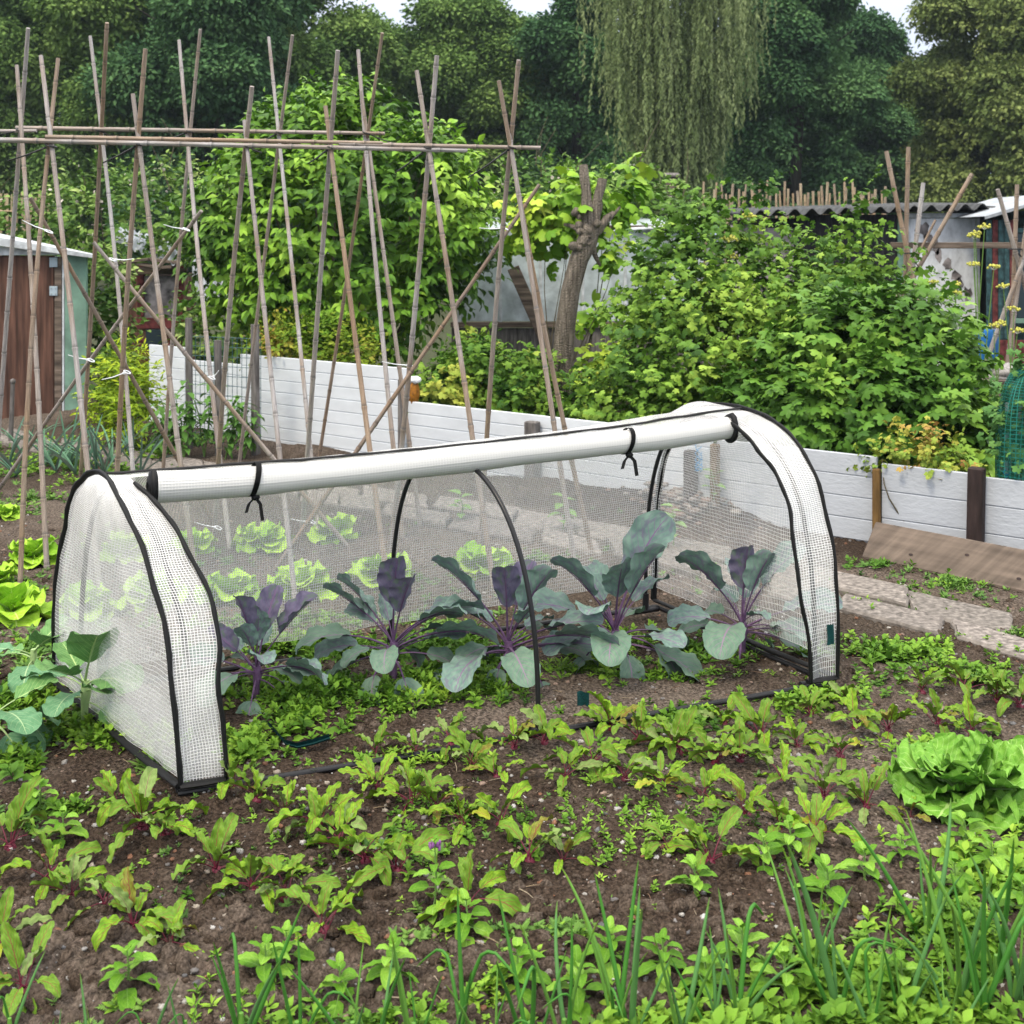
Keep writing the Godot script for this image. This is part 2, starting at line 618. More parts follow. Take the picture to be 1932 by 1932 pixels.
# ================================================================ the place
func _ready() -> void:
	rng.seed = 4711
	nz.seed = 11; nz.frequency = 0.05; nz.fractal_octaves = 3
	nz_fine.seed = 23; nz_fine.frequency = 0.05; nz_fine.fractal_octaves = 4; nz_fine.fractal_gain = 0.62
	nz_cell.seed = 5; nz_cell.noise_type = FastNoiseLite.TYPE_CELLULAR; nz_cell.frequency = 0.05
	nz_cell.cellular_return_type = FastNoiseLite.RETURN_DISTANCE
	var cam := Camera3D.new()
	cam.name = "camera"
	cam.position = Vector3(0, EYE, 0)
	cam.near = 0.05
	cam.projection = Camera3D.PROJECTION_FRUSTUM     # held level, the lens shifted down
	cam.size = 0.1 * 966.0 / FPX
	cam.frustum_offset = Vector2(0, -0.05 * (966.0 - HORIZON) / FPX)
	cam.far = 600.0
	var lens := CameraAttributesPhysical.new()
	lens.frustum_focal_length = 28.97
	lens.frustum_focus_distance = 4.2
	lens.frustum_near = 0.05
	lens.frustum_far = 600.0
	lens.exposure_aperture = 4.8
	cam.attributes = lens
	add_child(cam)
	cam.projection = Camera3D.PROJECTION_FRUSTUM
	cam.size = 0.1 * 966.0 / FPX
	cam.current = true
	var env := Environment.new()
	env.background_mode = Environment.BG_SKY
	env.tonemap_mode = Environment.TONE_MAPPER_LINEAR
	env.tonemap_exposure = 1.68
	env.sdfgi_enabled = true
	env.ssao_enabled = true
	env.ssil_enabled = true
	var skm := ProceduralSkyMaterial.new()
	skm.sky_top_color = srgb(1.03, 1.01, 0.99)
	skm.sky_horizon_color = srgb(0.15, 0.19, 0.265)
	skm.sky_curve = 0.6
	skm.ground_horizon_color = srgb(0.2, 0.2, 0.17)
	skm.ground_bottom_color = srgb(0.12, 0.11, 0.09)
	skm.sky_energy_multiplier = 1.35
	skm.sun_angle_max = 1.0
	var sky := Sky.new()
	sky.sky_material = skm
	env.sky = sky
	env.fog_enabled = true
	env.fog_density = 0.0005
	env.fog_light_color = Color(0.80, 0.86, 0.93)
	var we := WorldEnvironment.new()
	we.name = "world_environment"
	we.environment = env
	add_child(we)
	var sun := DirectionalLight3D.new()
	sun.name = "sun"
	sun.light_energy = 0.5
	sun.light_color = Color(1.0, 0.95, 0.86)
	sun.light_angular_distance = 14.0
	sun.rotation = Vector3(deg_to_rad(-56), deg_to_rad(-38), 0)
	sun.shadow_enabled = true
	add_child(sun)

	wall_a = G(279, 813)
	wall_b = G(1932, 1070)
	mound_from = (wall_at(1360) - wall_a).length()
	mound_to = (wall_at(1500) - wall_a).length()
	materials()
	ground()
	straw()
	path()
	woodland()
	sheds()
	fences()
	shrubs()
	far_canes()
	bean_frame()
	far_bed()
	tunnel()
	tunnel_plants()
	beetroots()
	big_lettuce()
	onions()
	weeds()

# ---------------------------------------------------------------- materials
func materials() -> void:
	var grain := noise_image(0.02, 0.5, 1.0, 256, 3, 3.0, 0.35)
	var grain_side := noise_image(0.02, 0.55, 1.0, 256, 4, 0.3, 3.0)
	var fine := noise_image(0.06, 0.55, 1.0, 256, 5)
	var soft := noise_image(0.012, 0.72, 1.0, 256, 6)
	var rough := noise_image(0.05, 0.0, 1.0, 512, 7)
	var crumb := noise_image(0.035, 0.3, 1.0, 512, 8, 1.0, 1.0, 0.8)
	var clean := noise_image(0.014, 0.91, 1.0, 256, 12)
	var stain := noise_image(0.015, 0.35, 1.0, 256, 9, 1.0, 1.0, 0.7)
	M.soil = mat(Color.WHITE, 0.95, crumb, Vector3(3.1, 3.1, 3.1), true, rough, 0.9)
	M.soil.vertex_color_use_as_albedo = true
	M.soil.metallic_specular = 0.15
	M.field = mat(srgb(0.085, 0.1, 0.04), 0.95, crumb, Vector3(0.9, 0.9, 0.9))
	M.clod = mat(Color.WHITE, 0.95, crumb, Vector3(6, 6, 6), true, rough, 0.35)
	M.clod.vertex_color_use_as_albedo = true
	M.clod.metallic_specular = 0.12
	M.pebble = mat(Color.WHITE, 0.7, fine, Vector3(9, 9, 9))
	M.pebble.vertex_color_use_as_albedo = true
	M.slab = mat(Color.WHITE, 0.9, fine, Vector3(1.6, 1.6, 1.6), true, rough, 0.25)
	M.slab.vertex_color_use_as_albedo = true
	M.cane = mat(Color.WHITE, 0.6, grain, Vector3(2, 3, 1), false)
	M.cane.vertex_color_use_as_albedo = true
	M.white_board = mat(srgb(0.68, 0.72, 0.77), 0.5, clean, Vector3(0.9, 1.6, 0.9))
	M.grey_board = mat(srgb(0.50, 0.53, 0.58), 0.55, clean, Vector3(1.1, 1.6, 1.1), true, rough, 0.15)
	M.old_wood = mat(srgb(0.22, 0.17, 0.135), 0.85, grain_side, Vector3(1.2, 1.2, 1.2), true, grain_side, 0.5)
	M.post_grey = mat(srgb(0.24, 0.22, 0.21), 0.85, grain, Vector3(1.5, 1.5, 1.5), true, grain, 0.4)
	M.post_ochre = mat(srgb(0.26, 0.15, 0.05), 0.8, grain, Vector3(1.5, 1.5, 1.5), true, grain, 0.4)
	M.post_brown = mat(srgb(0.055, 0.035, 0.032), 0.75, grain, Vector3(2, 2, 2), true, grain, 0.4)
	M.door_brown = mat(srgb(0.17, 0.085, 0.06), 0.8, grain, Vector3(0.9, 0.5, 0.9))
	M.green_paint = mat(srgb(0.21, 0.36, 0.28), 0.7, soft, Vector3(1.1, 1.1, 1.1))
	M.white_paint = mat(srgb(0.66, 0.70, 0.74), 0.6, soft, Vector3(2, 2, 2))
	M.peeling = mat(srgb(0.80, 0.83, 0.88), 0.8, noise_image(0.02, 0.8, 1.0, 256, 31, 1.0, 0.6, 0.6), Vector3(1.4, 1.4, 1.4))
	M.grey_ply = mat(srgb(0.40, 0.36, 0.36), 0.85, stain, Vector3(1.3, 1.3, 1.3))
	M.dark_sheet = mat(srgb(0.040, 0.038, 0.044), 0.7, stain, Vector3(1.5, 0.8, 1.5))
	M.roof_sheet = mat(srgb(0.12, 0.125, 0.13), 0.8, stain, Vector3(2, 2, 2))
	M.zinc = mat(srgb(0.45, 0.49, 0.53), 0.45, soft, Vector3(1.5, 1.5, 1.5))
	M.red_paint = mat(srgb(0.20, 0.05, 0.05), 0.8, stain, Vector3(2.5, 2.5, 2.5))
	M.teal_paint = mat(srgb(0.05, 0.12, 0.13), 0.8, stain, Vector3(2.5, 2.5, 2.5))
	M.hinge = mat(srgb(0.36, 0.44, 0.50), 0.5)
	M.blue_plastic = mat(srgb(0.02, 0.17, 0.50), 0.4, soft, Vector3(2, 2, 2))
	M.sack = mat(srgb(0.55, 0.52, 0.50), 0.8, fine, Vector3(3, 3, 3))
	M.blue_string = mat(srgb(0.03, 0.27, 0.55), 0.6)
	M.black_tie = mat(srgb(0.012, 0.012, 0.014), 0.45)
	M.white_tie = mat(srgb(0.75, 0.78, 0.82), 0.4)
	M.wire = mat(srgb(0.04, 0.10, 0.12), 0.5)
	M.bark = mat(srgb(0.33, 0.28, 0.23), 0.9, grain, Vector3(3, 2, 3), true, rough, 1.6)
	M.dark_bark = mat(srgb(0.06, 0.055, 0.04), 0.9, grain, Vector3(1, 0.6, 1))
	M.twig = mat(srgb(0.10, 0.085, 0.055), 0.85)
	M.green_stem = mat(srgb(0.12, 0.22, 0.05), 0.6)
	M.rust = mat(srgb(0.12, 0.045, 0.03), 0.85, fine, Vector3(5, 5, 5))
	M.orange = mat(srgb(0.50, 0.20, 0.02), 0.7, stain, Vector3(6, 6, 6))
	M.foam = mat(srgb(0.7, 0.72, 0.75), 0.8)
	M.glass = mat(Color(0.75, 0.82, 0.86, 0.5), 0.12)
	M.glass.transparency = BaseMaterial3D.TRANSPARENCY_ALPHA
	M.dark_glass = mat(srgb(0.03, 0.045, 0.055), 0.15)
	M.milky = mat(srgb(0.60, 0.68, 0.72), 0.3, soft, Vector3(1.2, 1.2, 1.2))
	# the tunnel
	M.film = mat(Color(0.98, 0.975, 0.97, 0.22), 0.5)
	M.film.transparency = BaseMaterial3D.TRANSPARENCY_ALPHA
	M.film.cull_mode = BaseMaterial3D.CULL_DISABLED
	M.film.backlight_enabled = true
	M.film.backlight = Color(1, 1, 1)
	M.film_thin = M.film.duplicate()
	M.film_thin.albedo_color = Color(0.95, 0.95, 0.96, 0.17)
	M.film_dense = M.film.duplicate()
	M.film_dense.albedo_color = Color(0.88, 0.88, 0.89, 0.45)
	M.thread = mat(srgb(0.80, 0.80, 0.80), 0.5)
	M.roll_thread = mat(srgb(0.68, 0.68, 0.67), 0.5)
	M.thread.cull_mode = BaseMaterial3D.CULL_DISABLED
	M.roll = mat(srgb(0.60, 0.60, 0.59), 0.4)
	M.roll.backlight_enabled = true
	M.roll.backlight = Color(0.4, 0.4, 0.4)
	M.trim = mat(srgb(0.010, 0.010, 0.011), 0.6, fine, Vector3(12, 12, 12))
	M.pipe = mat(srgb(0.016, 0.016, 0.018), 0.28)
	M.shade_cloth = mat(srgb(0.004, 0.075, 0.075), 0.8, fine, Vector3(9, 9, 9))
	M.net_green = mat(srgb(0.02, 0.20, 0.16), 0.6)
	M.net_film = mat(Color(0.04, 0.36, 0.31, 0.29), 0.6)
	M.net_film.transparency = BaseMaterial3D.TRANSPARENCY_ALPHA
	M.net_film.cull_mode = BaseMaterial3D.CULL_DISABLED
	# leaves
	M.leaf = leafy(Color.WHITE, 0.5, 0.5)
	M.leaf_gloss = leafy(Color.WHITE, 0.36, 0.45)
	M.far_leaf = leafy(Color.WHITE, 0.8, 0.5)
	M.far_leaf.metallic_specular = 0.1
	M.beet_stalk = mat(srgb(0.115, 0.013, 0.03), 0.45)
	M.kohl_stalk = mat(srgb(0.165, 0.09, 0.19), 0.5, soft, Vector3(9, 9, 9))
	M.pale_stalk = mat(srgb(0.30, 0.42, 0.18), 0.5)

# ---------------------------------------------------------------- ground
func ground() -> void:
	var s := Shape.new()
	# soil sheet, finer towards the viewer's end of the plot
	var ds := []
	var d := 1.5
	while d < 12.5:
		ds.append(d)
		d *= 1.0064
	var cols := 430
	var dark := Color(0.110, 0.080, 0.060)
	var dry := Color(0.290, 0.232, 0.190)
	for i in ds.size():
		var z: float = -ds[i]
		var half: float = 0.62 * ds[i] + 0.35
		for j in cols:
			var x := lerpf(-half, half, float(j) / (cols - 1))
			var fine_amp = 1.0 / (1.0 + ds[i] * 0.10)
			var lumpy := clampf(0.55 + 0.9 * nz.get_noise_2d(x * 14.0 + 90.0, z * 14.0), 0.15, 1.0)
			if z > -2.9:
				lumpy = maxf(lumpy, 0.8)
			var cl := nz_cell.get_noise_2d(x * 420.0, z * 420.0)
			var cl2 := nz_cell.get_noise_2d(x * 900.0 + 70.0, z * 900.0)
			var h = gh(x, z) - 0.042 * lumpy * (cl + 0.55) * fine_amp - 0.018 * (cl2 + 0.5) * fine_amp + 0.010 * nz_fine.get_noise_2d(x * 260.0, z * 260.0)
			var k := clampf(0.42 + 1.4 * nz.get_noise_2d(x * 8.0 - 40.0, z * 11.0) - lumpy * 0.35 + 0.5 * nz_fine.get_noise_2d(x * 120.0, z * 120.0), 0.0, 1.0)
			var sw := side_of_wall(x, z)
			if sw > 0.5 and z < -4.9:
				k = clampf(k + 0.25, 0.0, 1.0)
			if sw < 0.0:
				k *= 0.3
			s.vert(Vector3(x, h, z), Vector2.ZERO, dark.lerp(dry, k))
	for i in ds.size() - 1:
		for j in cols - 1:
			var q := i * cols + j
			s.quad(q, q + 1, q + cols + 1, q + cols)
	single("soil_ground", s, M.soil, "dark brown crumbly garden soil of the vegetable plot", "soil", "", "structure")
	var far := Shape.new()
	far.face([Vector3(-260, -0.09, 20), Vector3(260, -0.09, 20), Vector3(260, -0.09, -420), Vector3(-260, -0.09, -420)], Vector3(0, -5, 0))
	single("field_ground", far, M.field, "grassy ground stretching away beneath the sheds and trees", "ground", "", "structure")
	# loose clods and pebbles
	var cl := Shape.new()
	cl.lump(Vector3.ZERO, Vector3(1, 0.8, 1), 1.0, nz_fine, 6, 9, Color.WHITE, 0.9)
	var trs := []
	var cs := []
	for k in 26000:
		var dd := 2.0 * pow(3.4, rng.randf())
		var x := rng.randf_range(-0.6, 0.6) * dd
		var z := -dd
		var keep := clampf(0.4 + 1.3 * nz.get_noise_2d(x * 14.0 + 90.0, z * 14.0) + (0.4 if z > -3.0 else 0.0), 0.08, 1.0)
		if rng.randf() > keep:
			continue
		var r := 0.004 + 0.015 * pow(rng.randf(), 2.6) * (1.5 if z > -3.0 else 1.0)
		trs.append(Transform3D(Basis(rand_dir(), rng.randf() * TAU) * Basis.from_scale(Vector3(r, r * rng.randf_range(0.7, 1.0), r * rng.randf_range(0.8, 1.3))), Vector3(x, gh(x, z) - 0.008 + r * 0.3, z)))
		cs.append(dark.lerp(dry, clampf(rng.randf() * 0.55, 0, 1)))
	tag(many(self, "soil_clods", cl.mesh(M.clod), trs, cs), "loose crumbs and clods of soil over the beds", "soil", "", "stuff")
	var pb := Shape.new()
	pb.lump(Vector3.ZERO, Vector3(1, 0.65, 0.85), 4.0, nz_fine, 6, 8, Color.WHITE, 0.85)
	trs = []
	cs = []
	var tones := [Color(0.55, 0.52, 0.48), Color(0.42, 0.30, 0.24), Color(0.30, 0.28, 0.27), Color(0.62, 0.60, 0.58), Color(0.35, 0.17, 0.10), Color(0.20, 0.195, 0.20), Color(0.46, 0.40, 0.33)]
	for k in 9000:
		var dd := 2.0 * pow(3.6, rng.randf())
		var x := rng.randf_range(-0.6, 0.6) * dd
		var z := -dd
		var r := 0.0022 + 0.009 * pow(rng.randf(), 3.4)
		trs.append(Transform3D(Basis(Vector3.UP, rng.randf() * TAU) * Basis(Vector3.RIGHT, rng.randfn() * 0.3) * Basis.from_scale(Vector3.ONE * r), Vector3(x, gh(x, z) + 0.001, z)))
		cs.append(tones[rng.randi() % tones.size()] * rng.randf_range(0.7, 1.1))
	tag(many(self, "pebbles", pb.mesh(M.pebble), trs, cs), "small white, pink and grey pebbles strewn over the soil", "pebbles", "", "stuff")

func straw() -> void:
	# dry stalks and torn root ends lying about
	var st := Shape.new()
	st.tube([Vector3(0, 0, -0.5), Vector3(0.04, 0.03, 0), Vector3(0, 0, 0.5)], [0.03, 0.03, 0.015], 4)
	var trs := []
	var cs := []
	for k in 900:
		var d := 2.1 * pow(3.2, rng.randf())
		var x := rng.randf_range(-0.55, 0.55) * d
		if nz.get_noise_2d(x * 17.0, -d * 17.0 + 300.0) < -0.02:
			continue
		trs.append(Transform3D(Basis(Vector3.UP, rng.randf() * TAU) * Basis(Vector3.RIGHT, rng.randfn() * 0.2) * Basis.from_scale(Vector3.ONE * rng.randf_range(0.012, 0.05)), Vector3(x, gh(x, -d) + 0.006, -d)))
		cs.append([Color(0.36, 0.27, 0.17), Color(0.27, 0.17, 0.11), Color(0.45, 0.37, 0.26)][k % 3])
	tag(many(self, "straw_bits", st.mesh(M.pebble), trs, cs), "dry brown stalks and straw bits scattered on the soil", "straw", "", "stuff")

func path() -> void:
	# stone slabs in a band beside the fence; its two edges are followed from left to right
	var far := []
	var near := []
	for q in [[-60, 800, 826], [200, 845, 880], [641, 920, 962], [1011, 971, 1030], [1350, 1035, 1100], [1700, 1112, 1190], [2150, 1225, 1330]]:
		far.append(G(q[0], q[1]))
		near.append(G(q[0], q[2]))
	var o := thing("stone_path", "pale grey stone slab path running between bed and board fence", "path", far[3], "", "structure")
	var at := func(run: float, e: float) -> Vector3:
		var i := clampi(int(run), 0, 5)
		var a: Vector3 = far[i].lerp(far[i + 1], run - i)
		var b: Vector3 = near[i].lerp(near[i + 1], run - i)
		return a.lerp(b, e)
	var run := 0.0
	while run < 5.95:
		var seg: float = far[int(run)].distance_to(far[int(run) + 1])
		var n := rng.randf_range(0.34, 0.6) / seg
		var split := rng.randf_range(0.4, 0.6)
		for lane in 2:
			var lo := 0.0 if lane == 0 else split
			var hi := split if lane == 0 else 1.0
			var sk := rng.randf_range(-0.12, 0.12) / seg
			var c := []
			for e in [[0.010 / seg, lo], [n - 0.010 / seg, lo], [n - 0.010 / seg, hi], [0.010 / seg, hi]]:
				var q: Vector3 = at.call(minf(5.99, run + e[0] + sk * (e[1] - 0.5) + lane * 0.2 / seg), e[1] + (0.022 if e[1] == lo else -0.022))
				c.append(q + Vector3(rng.randf_range(-0.008, 0.008), 0, rng.randf_range(-0.008, 0.008)))
			var mid: Vector3 = (c[0] + c[1] + c[2] + c[3]) / 4.0
			var top := gh(mid.x, mid.z) + 0.026 + rng.randf_range(-0.012, 0.012)
			var tilt := Vector3(rng.randf_range(-0.02, 0.02), 0, rng.randf_range(-0.02, 0.02))
			var s := Shape.new()
			var tone := Color(0.33, 0.292, 0.262) * rng.randf_range(0.78, 1.15)
			var up := []
			var rim := []
			var low := []
			# chipped outline
			for e in 4:
				for u in 5:
					var q: Vector3 = c[e].lerp(c[(e + 1) % 4], u / 5.0) + Vector3(rng.randf_range(-0.008, 0.008), 0, rng.randf_range(-0.008, 0.008))
					var yy := top + (q - mid).dot(tilt)
					up.append(Vector3(q.x, yy, q.z) + (mid - q).normalized() * 0.012 * Vector3(1, 0, 1))
					rim.append(Vector3(q.x, yy - 0.010, q.z))
					low.append(Vector3(q.x, yy - 0.06, q.z))
			s.face(up, mid - Vector3(0, 1, 0), tone)
			for e in up.size():
				var g := (e + 1) % up.size()
				s.face([up[e], up[g], rim[g], rim[e]], mid, tone)
				s.face([rim[e], rim[g], low[g], low[e]], mid, tone)
			part(o, "slab", s, M.slab)
		run += n + 0.008 / seg

# ---------------------------------------------------------------- woodland
func spray(n: int, leaf_len: float, seedy: int, flat := 0.6) -> Shape:
	var s := Shape.new()
	var r := RandomNumberGenerator.new()
	r.seed = seedy
	for k in n:
		var d := Vector3(r.randfn(), r.randfn() * flat, r.randfn()).normalized()
		var p := d * pow(r.randf(), 0.6) * Vector3(0.5, 0.34, 0.5)
		var f := (d + Vector3(r.randfn(), r.randfn() - 0.3, r.randfn()) * 0.6).normalized()
		var x := f.cross(Vector3(r.randfn(), 1.2, r.randfn())).normalized()
		var l := leaf_len * r.randf_range(0.7, 1.25)
		var tone := Color(1, 1, 1) * r.randf_range(0.85, 1.0)
		var q := s.vert(p, Vector2.ZERO, tone)
		s.vert(p + f * l * 0.5 + x * l * 0.3, Vector2.ZERO, tone)
		s.vert(p + f * l + Vector3(0, -l * 0.2, 0), Vector2.ZERO, tone)
		s.vert(p + f * l * 0.5 - x * l * 0.3, Vector2.ZERO, tone)
		s.quad(q, q + 1, q + 2, q + 3)
	return s

func tree(label: String, at: Vector3, h: float, rx: float, low: float, pal: Array, mesh: Mesh, n: int, size: Array, lobes_n := 26, called := "broadleaf_tree") -> void:
	var o := thing(called, label, "tree", at, "trees of the wood behind the plots")
	var cy := (h + low) / 2.0
	var ry := (h - low) / 2.0
	var tr := Shape.new()
	var lean := Vector3(rng.randf_range(-0.5, 0.5), 0, 0)
	tr.tube([Vector3(0, -0.1, 0), Vector3(0, h * 0.25, 0) + lean * 0.3, Vector3(0, h * 0.55, 0) + lean, Vector3(0, h * 0.85, 0) + lean], [0.26, 0.2, 0.13, 0.04], 8)
	var trunk := part(o, "trunk", tr, M.dark_bark, true)
	for k in 7:
		var hh := h * rng.randf_range(0.25, 0.75)
		var az := rng.randf() * TAU
		var l := rx * rng.randf_range(0.5, 0.85)
		var bs := Shape.new()
		var b0 := Vector3(0, hh, 0) + lean * (hh / h)
		var b1 := b0 + Vector3(cos(az) * l, l * 0.55, sin(az) * l)
		bs.tube([b0, b0.lerp(b1, 0.5) + Vector3(0, -0.1, 0), b1], [0.09, 0.06, 0.015], 5)
		part(o, "limb", bs, M.dark_bark, true)
	var lobes := [[Vector3(0, cy, 0), Vector3(rx * 0.72, ry * 0.8, rx * 0.7)]]
	for k in lobes_n:
		var d := rand_dir()
		var r := rx * rng.randf_range(0.18, 0.46)
		lobes.append([Vector3(d.x * rx * 0.78, cy + d.y * ry * 0.86, d.z * rx * 0.74), Vector3(r, r * 0.8, r)])
	var trs := []
	var cs := []
	var tries := 0
	while trs.size() < n and tries < n * 10:
		tries += 1
		var l = lobes[rng.randi() % lobes.size()]
		var d := rand_dir()
		d.z = absf(d.z) if rng.randf() < 0.7 else d.z     # the side of the wood that faces the plots carries most of it
		d.y += 0.15
		var p: Vector3 = l[0] + d.normalized() * l[1] * (1.05 - absf(rng.randfn()) * 0.14)
		if inside_lobes(p, lobes, 0.78) or p.y < 0.2:
			continue
		var sc := rng.randf_range(size[0], size[1])
		var dir := (d + rand_dir() * 0.5).normalized()
		trs.append(Transform3D(look_along(Vector3(dir.x, -0.15, dir.z), Vector3.UP, sc, rng.randfn() * 0.5), p))
		var q: Vector3 = p + at
		var f := clampf(0.5 + 0.8 * nz.get_noise_3d(q.x * 9.0, q.y * 9.0, q.z * 9.0) + rng.randfn() * 0.14, 0.0, 0.999) * (pal.size() - 1)
		cs.append(pal[int(f)].lerp(pal[int(f) + 1], f - int(f)))
	tag(many(o, "crown", mesh, trs, cs), "", "", "", "stuff")

func woodland() -> void:
	var sp := spray(100, 0.135, 5).mesh(M.far_leaf)
	var sp_fine := spray(104, 0.125, 9, 0.35).mesh(M.far_leaf)
	var blue := [Color(0.044, 0.104, 0.044), Color(0.082, 0.174, 0.068), Color(0.141, 0.263, 0.098)]
	var mid := [Color(0.071, 0.139, 0.039), Color(0.145, 0.245, 0.065), Color(0.252, 0.370, 0.104)]
	var olive := [Color(0.070, 0.112, 0.036), Color(0.138, 0.190, 0.058), Color(0.232, 0.285, 0.092)]
	var lit := [Color(0.085, 0.171, 0.048), Color(0.178, 0.296, 0.083), Color(0.304, 0.445, 0.137)]
	# x on the photograph, metres away, top, half width, foot of the crown, colours, sprays
	var list := [
		[-60, 36, 10.6, 3.0, 0.5, mid, "mid green broadleaf tree at the left edge of the wood, behind the shed"],
		[90, 40, 11.4, 3.2, 1.0, lit, "light green broadleaf tree behind the leftmost bamboo canes"],
		[250, 35, 10.6, 2.7, 0.6, mid, "olive green broadleaf tree behind the second pair of bamboo canes"],
		[400, 33, 10.0, 2.6, 0.3, blue, "blue green dense tree behind the third pair of bamboo canes"],
		[560, 37, 10.6, 2.6, 0.5, mid, "dull green broadleaf tree rising behind the tall leafy shrub"],
		[690, 41, 9.2, 2.2, 0.4, lit, "light topped tree below the left patch of sky"],
		[800, 42, 9.5, 2.2, 0.4, mid, "rounded tree behind the canes right of the left sky patch"],
		[900, 40, 10.1, 2.3, 0.4, mid, "mid green tree behind the last pair of crossed canes"],
		[1010, 41, 9.7, 2.3, 0.3, lit, "bushy tree just left of the weeping tree, light green on top"],
		[1090, 38, 9.6, 2.2, 0.2, blue, "dark blue green tree tucked against the weeping tree"],
		[1490, 37, 10.3, 2.2, 0.2, blue, "dark blue green tree right of the weeping tree"],
		[1610, 43, 9.6, 1.9, 0.2, blue, "dark narrow tree right below the right patch of sky"],
		[1700, 47, 9.3, 2.7, 0.2, mid, "low green tree in the dip under the right sky patch"],
		[1890, 36, 10.8, 2.5, 0.3, olive, "tall olive brown tree at the right edge of the wood"],
		[2030, 35, 11.2, 2.6, 0.2, olive, "olive tree half outside the right edge of the picture"],
	]
	for t in list:
		var at := P(t[0], 600, t[1])
		at.y = -0.09
		tree(t[6], at, t[2], t[3], t[4], t[5], sp_fine if t[5] == olive else sp, 2100, [0.7, 1.3])
	# a second rank closes the view between the trunks
	for k in 9:
		var at := P(-150 + k * 280, 600, 54.0 + (k % 2) * 3)
		at.y = -0.09
		tree("%s shaded tree from the left in the rear rank of the wood" % ["first", "second", "third", "fourth", "fifth", "sixth", "seventh", "eighth", "ninth"][k], at, [13.0, 13.0, 12.5, 10.2, 10.4, 11.0, 11.2, 9.6, 13.0][k], 4.6, 0.1, blue, sp, 1100, [1.3, 2.0], 10, "shaded_tree")
	weeping_tree()
	# a post with a nest box under the weeping tree
	var foot := P(1266, 600, 24.0)
	foot.y = -0.09
	var o := thing("nest_box", "small wooden nest box on a post below the weeping tree", "nest box", foot)
	var s := Shape.new()
	var top := P(1264, 345, 24.0)
	s.box(Vector3(foot.x, top.y / 2.0 - 0.1, foot.z), Vector3(0.14, top.y + 0.1, 0.14), Basis.IDENTITY, 0.01)
	part(o, "post", s, M.old_wood)
	s = Shape.new()
	s.box(top + Vector3(0.02, 0.0, 0.14), Vector3(0.22, 0.26, 0.16), Basis.IDENTITY, 0.01)
	part(o, "box", s, M.old_wood)
	s = Shape.new()
	s.box(top + Vector3(0.02, 0.15, 0.15), Vector3(0.28, 0.03, 0.24), Basis(Vector3.RIGHT, 0.25))
	part(o, "roof", s, M.post_grey)

func weeping_tree() -> void:
	var at := P(1275, 600, 30.0)
	at.y = -0.09
	var o := thing("weeping_tree", "weeping tree with long hanging grey green curtains of fine leaves", "tree", at)
	var s := Shape.new()
	s.tube([Vector3(0.1, -0.1, 0), Vector3(0, 2.5, 0), Vector3(-0.15, 5.5, 0), Vector3(0.1, 8.5, 0)], [0.22, 0.18, 0.12, 0.04], 8)
	part(o, "trunk", s, M.post_grey, true)
	for k in 10:
		var az := TAU * k / 10.0 + rng.randf() * 0.4
		var l := rng.randf_range(1.0, 1.7)
		var y := rng.randf_range(4.5, 8.2)
		s = Shape.new()
		s.tube([Vector3(0, y - 0.8, 0), Vector3(cos(az) * l * 0.5, y + 0.3, sin(az) * l * 0.5), Vector3(cos(az) * l, y, sin(az) * l)], [0.07, 0.045, 0.015], 5)
		part(o, "limb", s, M.dark_bark, true)
	# one hanging strand
	s = Shape.new()
	var r := RandomNumberGenerator.new()
	r.seed = 77
	for k in 46:
		var y := -k / 46.0
		var az := r.randf() * TAU
		var p := Vector3(sin(k * 0.3) * 0.02, y, cos(k * 0.23) * 0.02)
		var f := Vector3(cos(az) * 0.7, -1.0, sin(az) * 0.7).normalized()
		var x := f.cross(Vector3(r.randfn(), 0.2, r.randfn())).normalized()
		var l := 0.082 * r.randf_range(0.7, 1.2)
		var tone := Color.WHITE * r.randf_range(0.8, 1.2)
		var q := s.vert(p, Vector2.ZERO, tone)
		s.vert(p + f * l * 0.5 + x * l * 0.22, Vector2.ZERO, tone)
		s.vert(p + f * l, Vector2.ZERO, tone)
		s.vert(p + f * l * 0.5 - x * l * 0.22, Vector2.ZERO, tone)
		s.quad(q, q + 1, q + 2, q + 3)
	var strand := s.mesh(M.far_leaf)
	var trs := []
	var cs := []
	var pal := [Color(0.115, 0.165, 0.062), Color(0.185, 0.245, 0.100), Color(0.265, 0.325, 0.150)]
	for k in 5200:
		var az := rng.randf() * TAU
		var cl := nz.get_noise_2d(cos(az) * 90.0, sin(az) * 90.0)
		var y := rng.randf_range(2.6, 11.0)
		var widest := lerpf(0.7, 1.9, smoothstep(2.0, 6.5, y)) * (0.75 + 0.7 * clampf(cl + 0.35, 0.0, 1.0))
		var rr := widest * sqrt(rng.randf_range(0.1, 1.0))
		y += cl * 1.7 + 0.4
		var l := rng.randf_range(0.6, 1.8)
		trs.append(Transform3D(Basis(Vector3.UP, rng.randf() * TAU) * Basis(Vector3.RIGHT, rng.randfn() * 0.13) * Basis.from_scale(Vector3(1.0, l, 1.0) * rng.randf_range(0.7, 1.1)), Vector3(cos(az) * rr, y + 0.3, sin(az) * rr)))
		var f := clampf(0.5 + cl * 0.8 + rng.randfn() * 0.2, 0.0, 0.999) * 2.0
		cs.append(pal[int(f)].lerp(pal[int(f) + 1], f - int(f)))
	tag(many(o, "hanging_leaves", strand, trs, cs), "", "", "", "stuff")

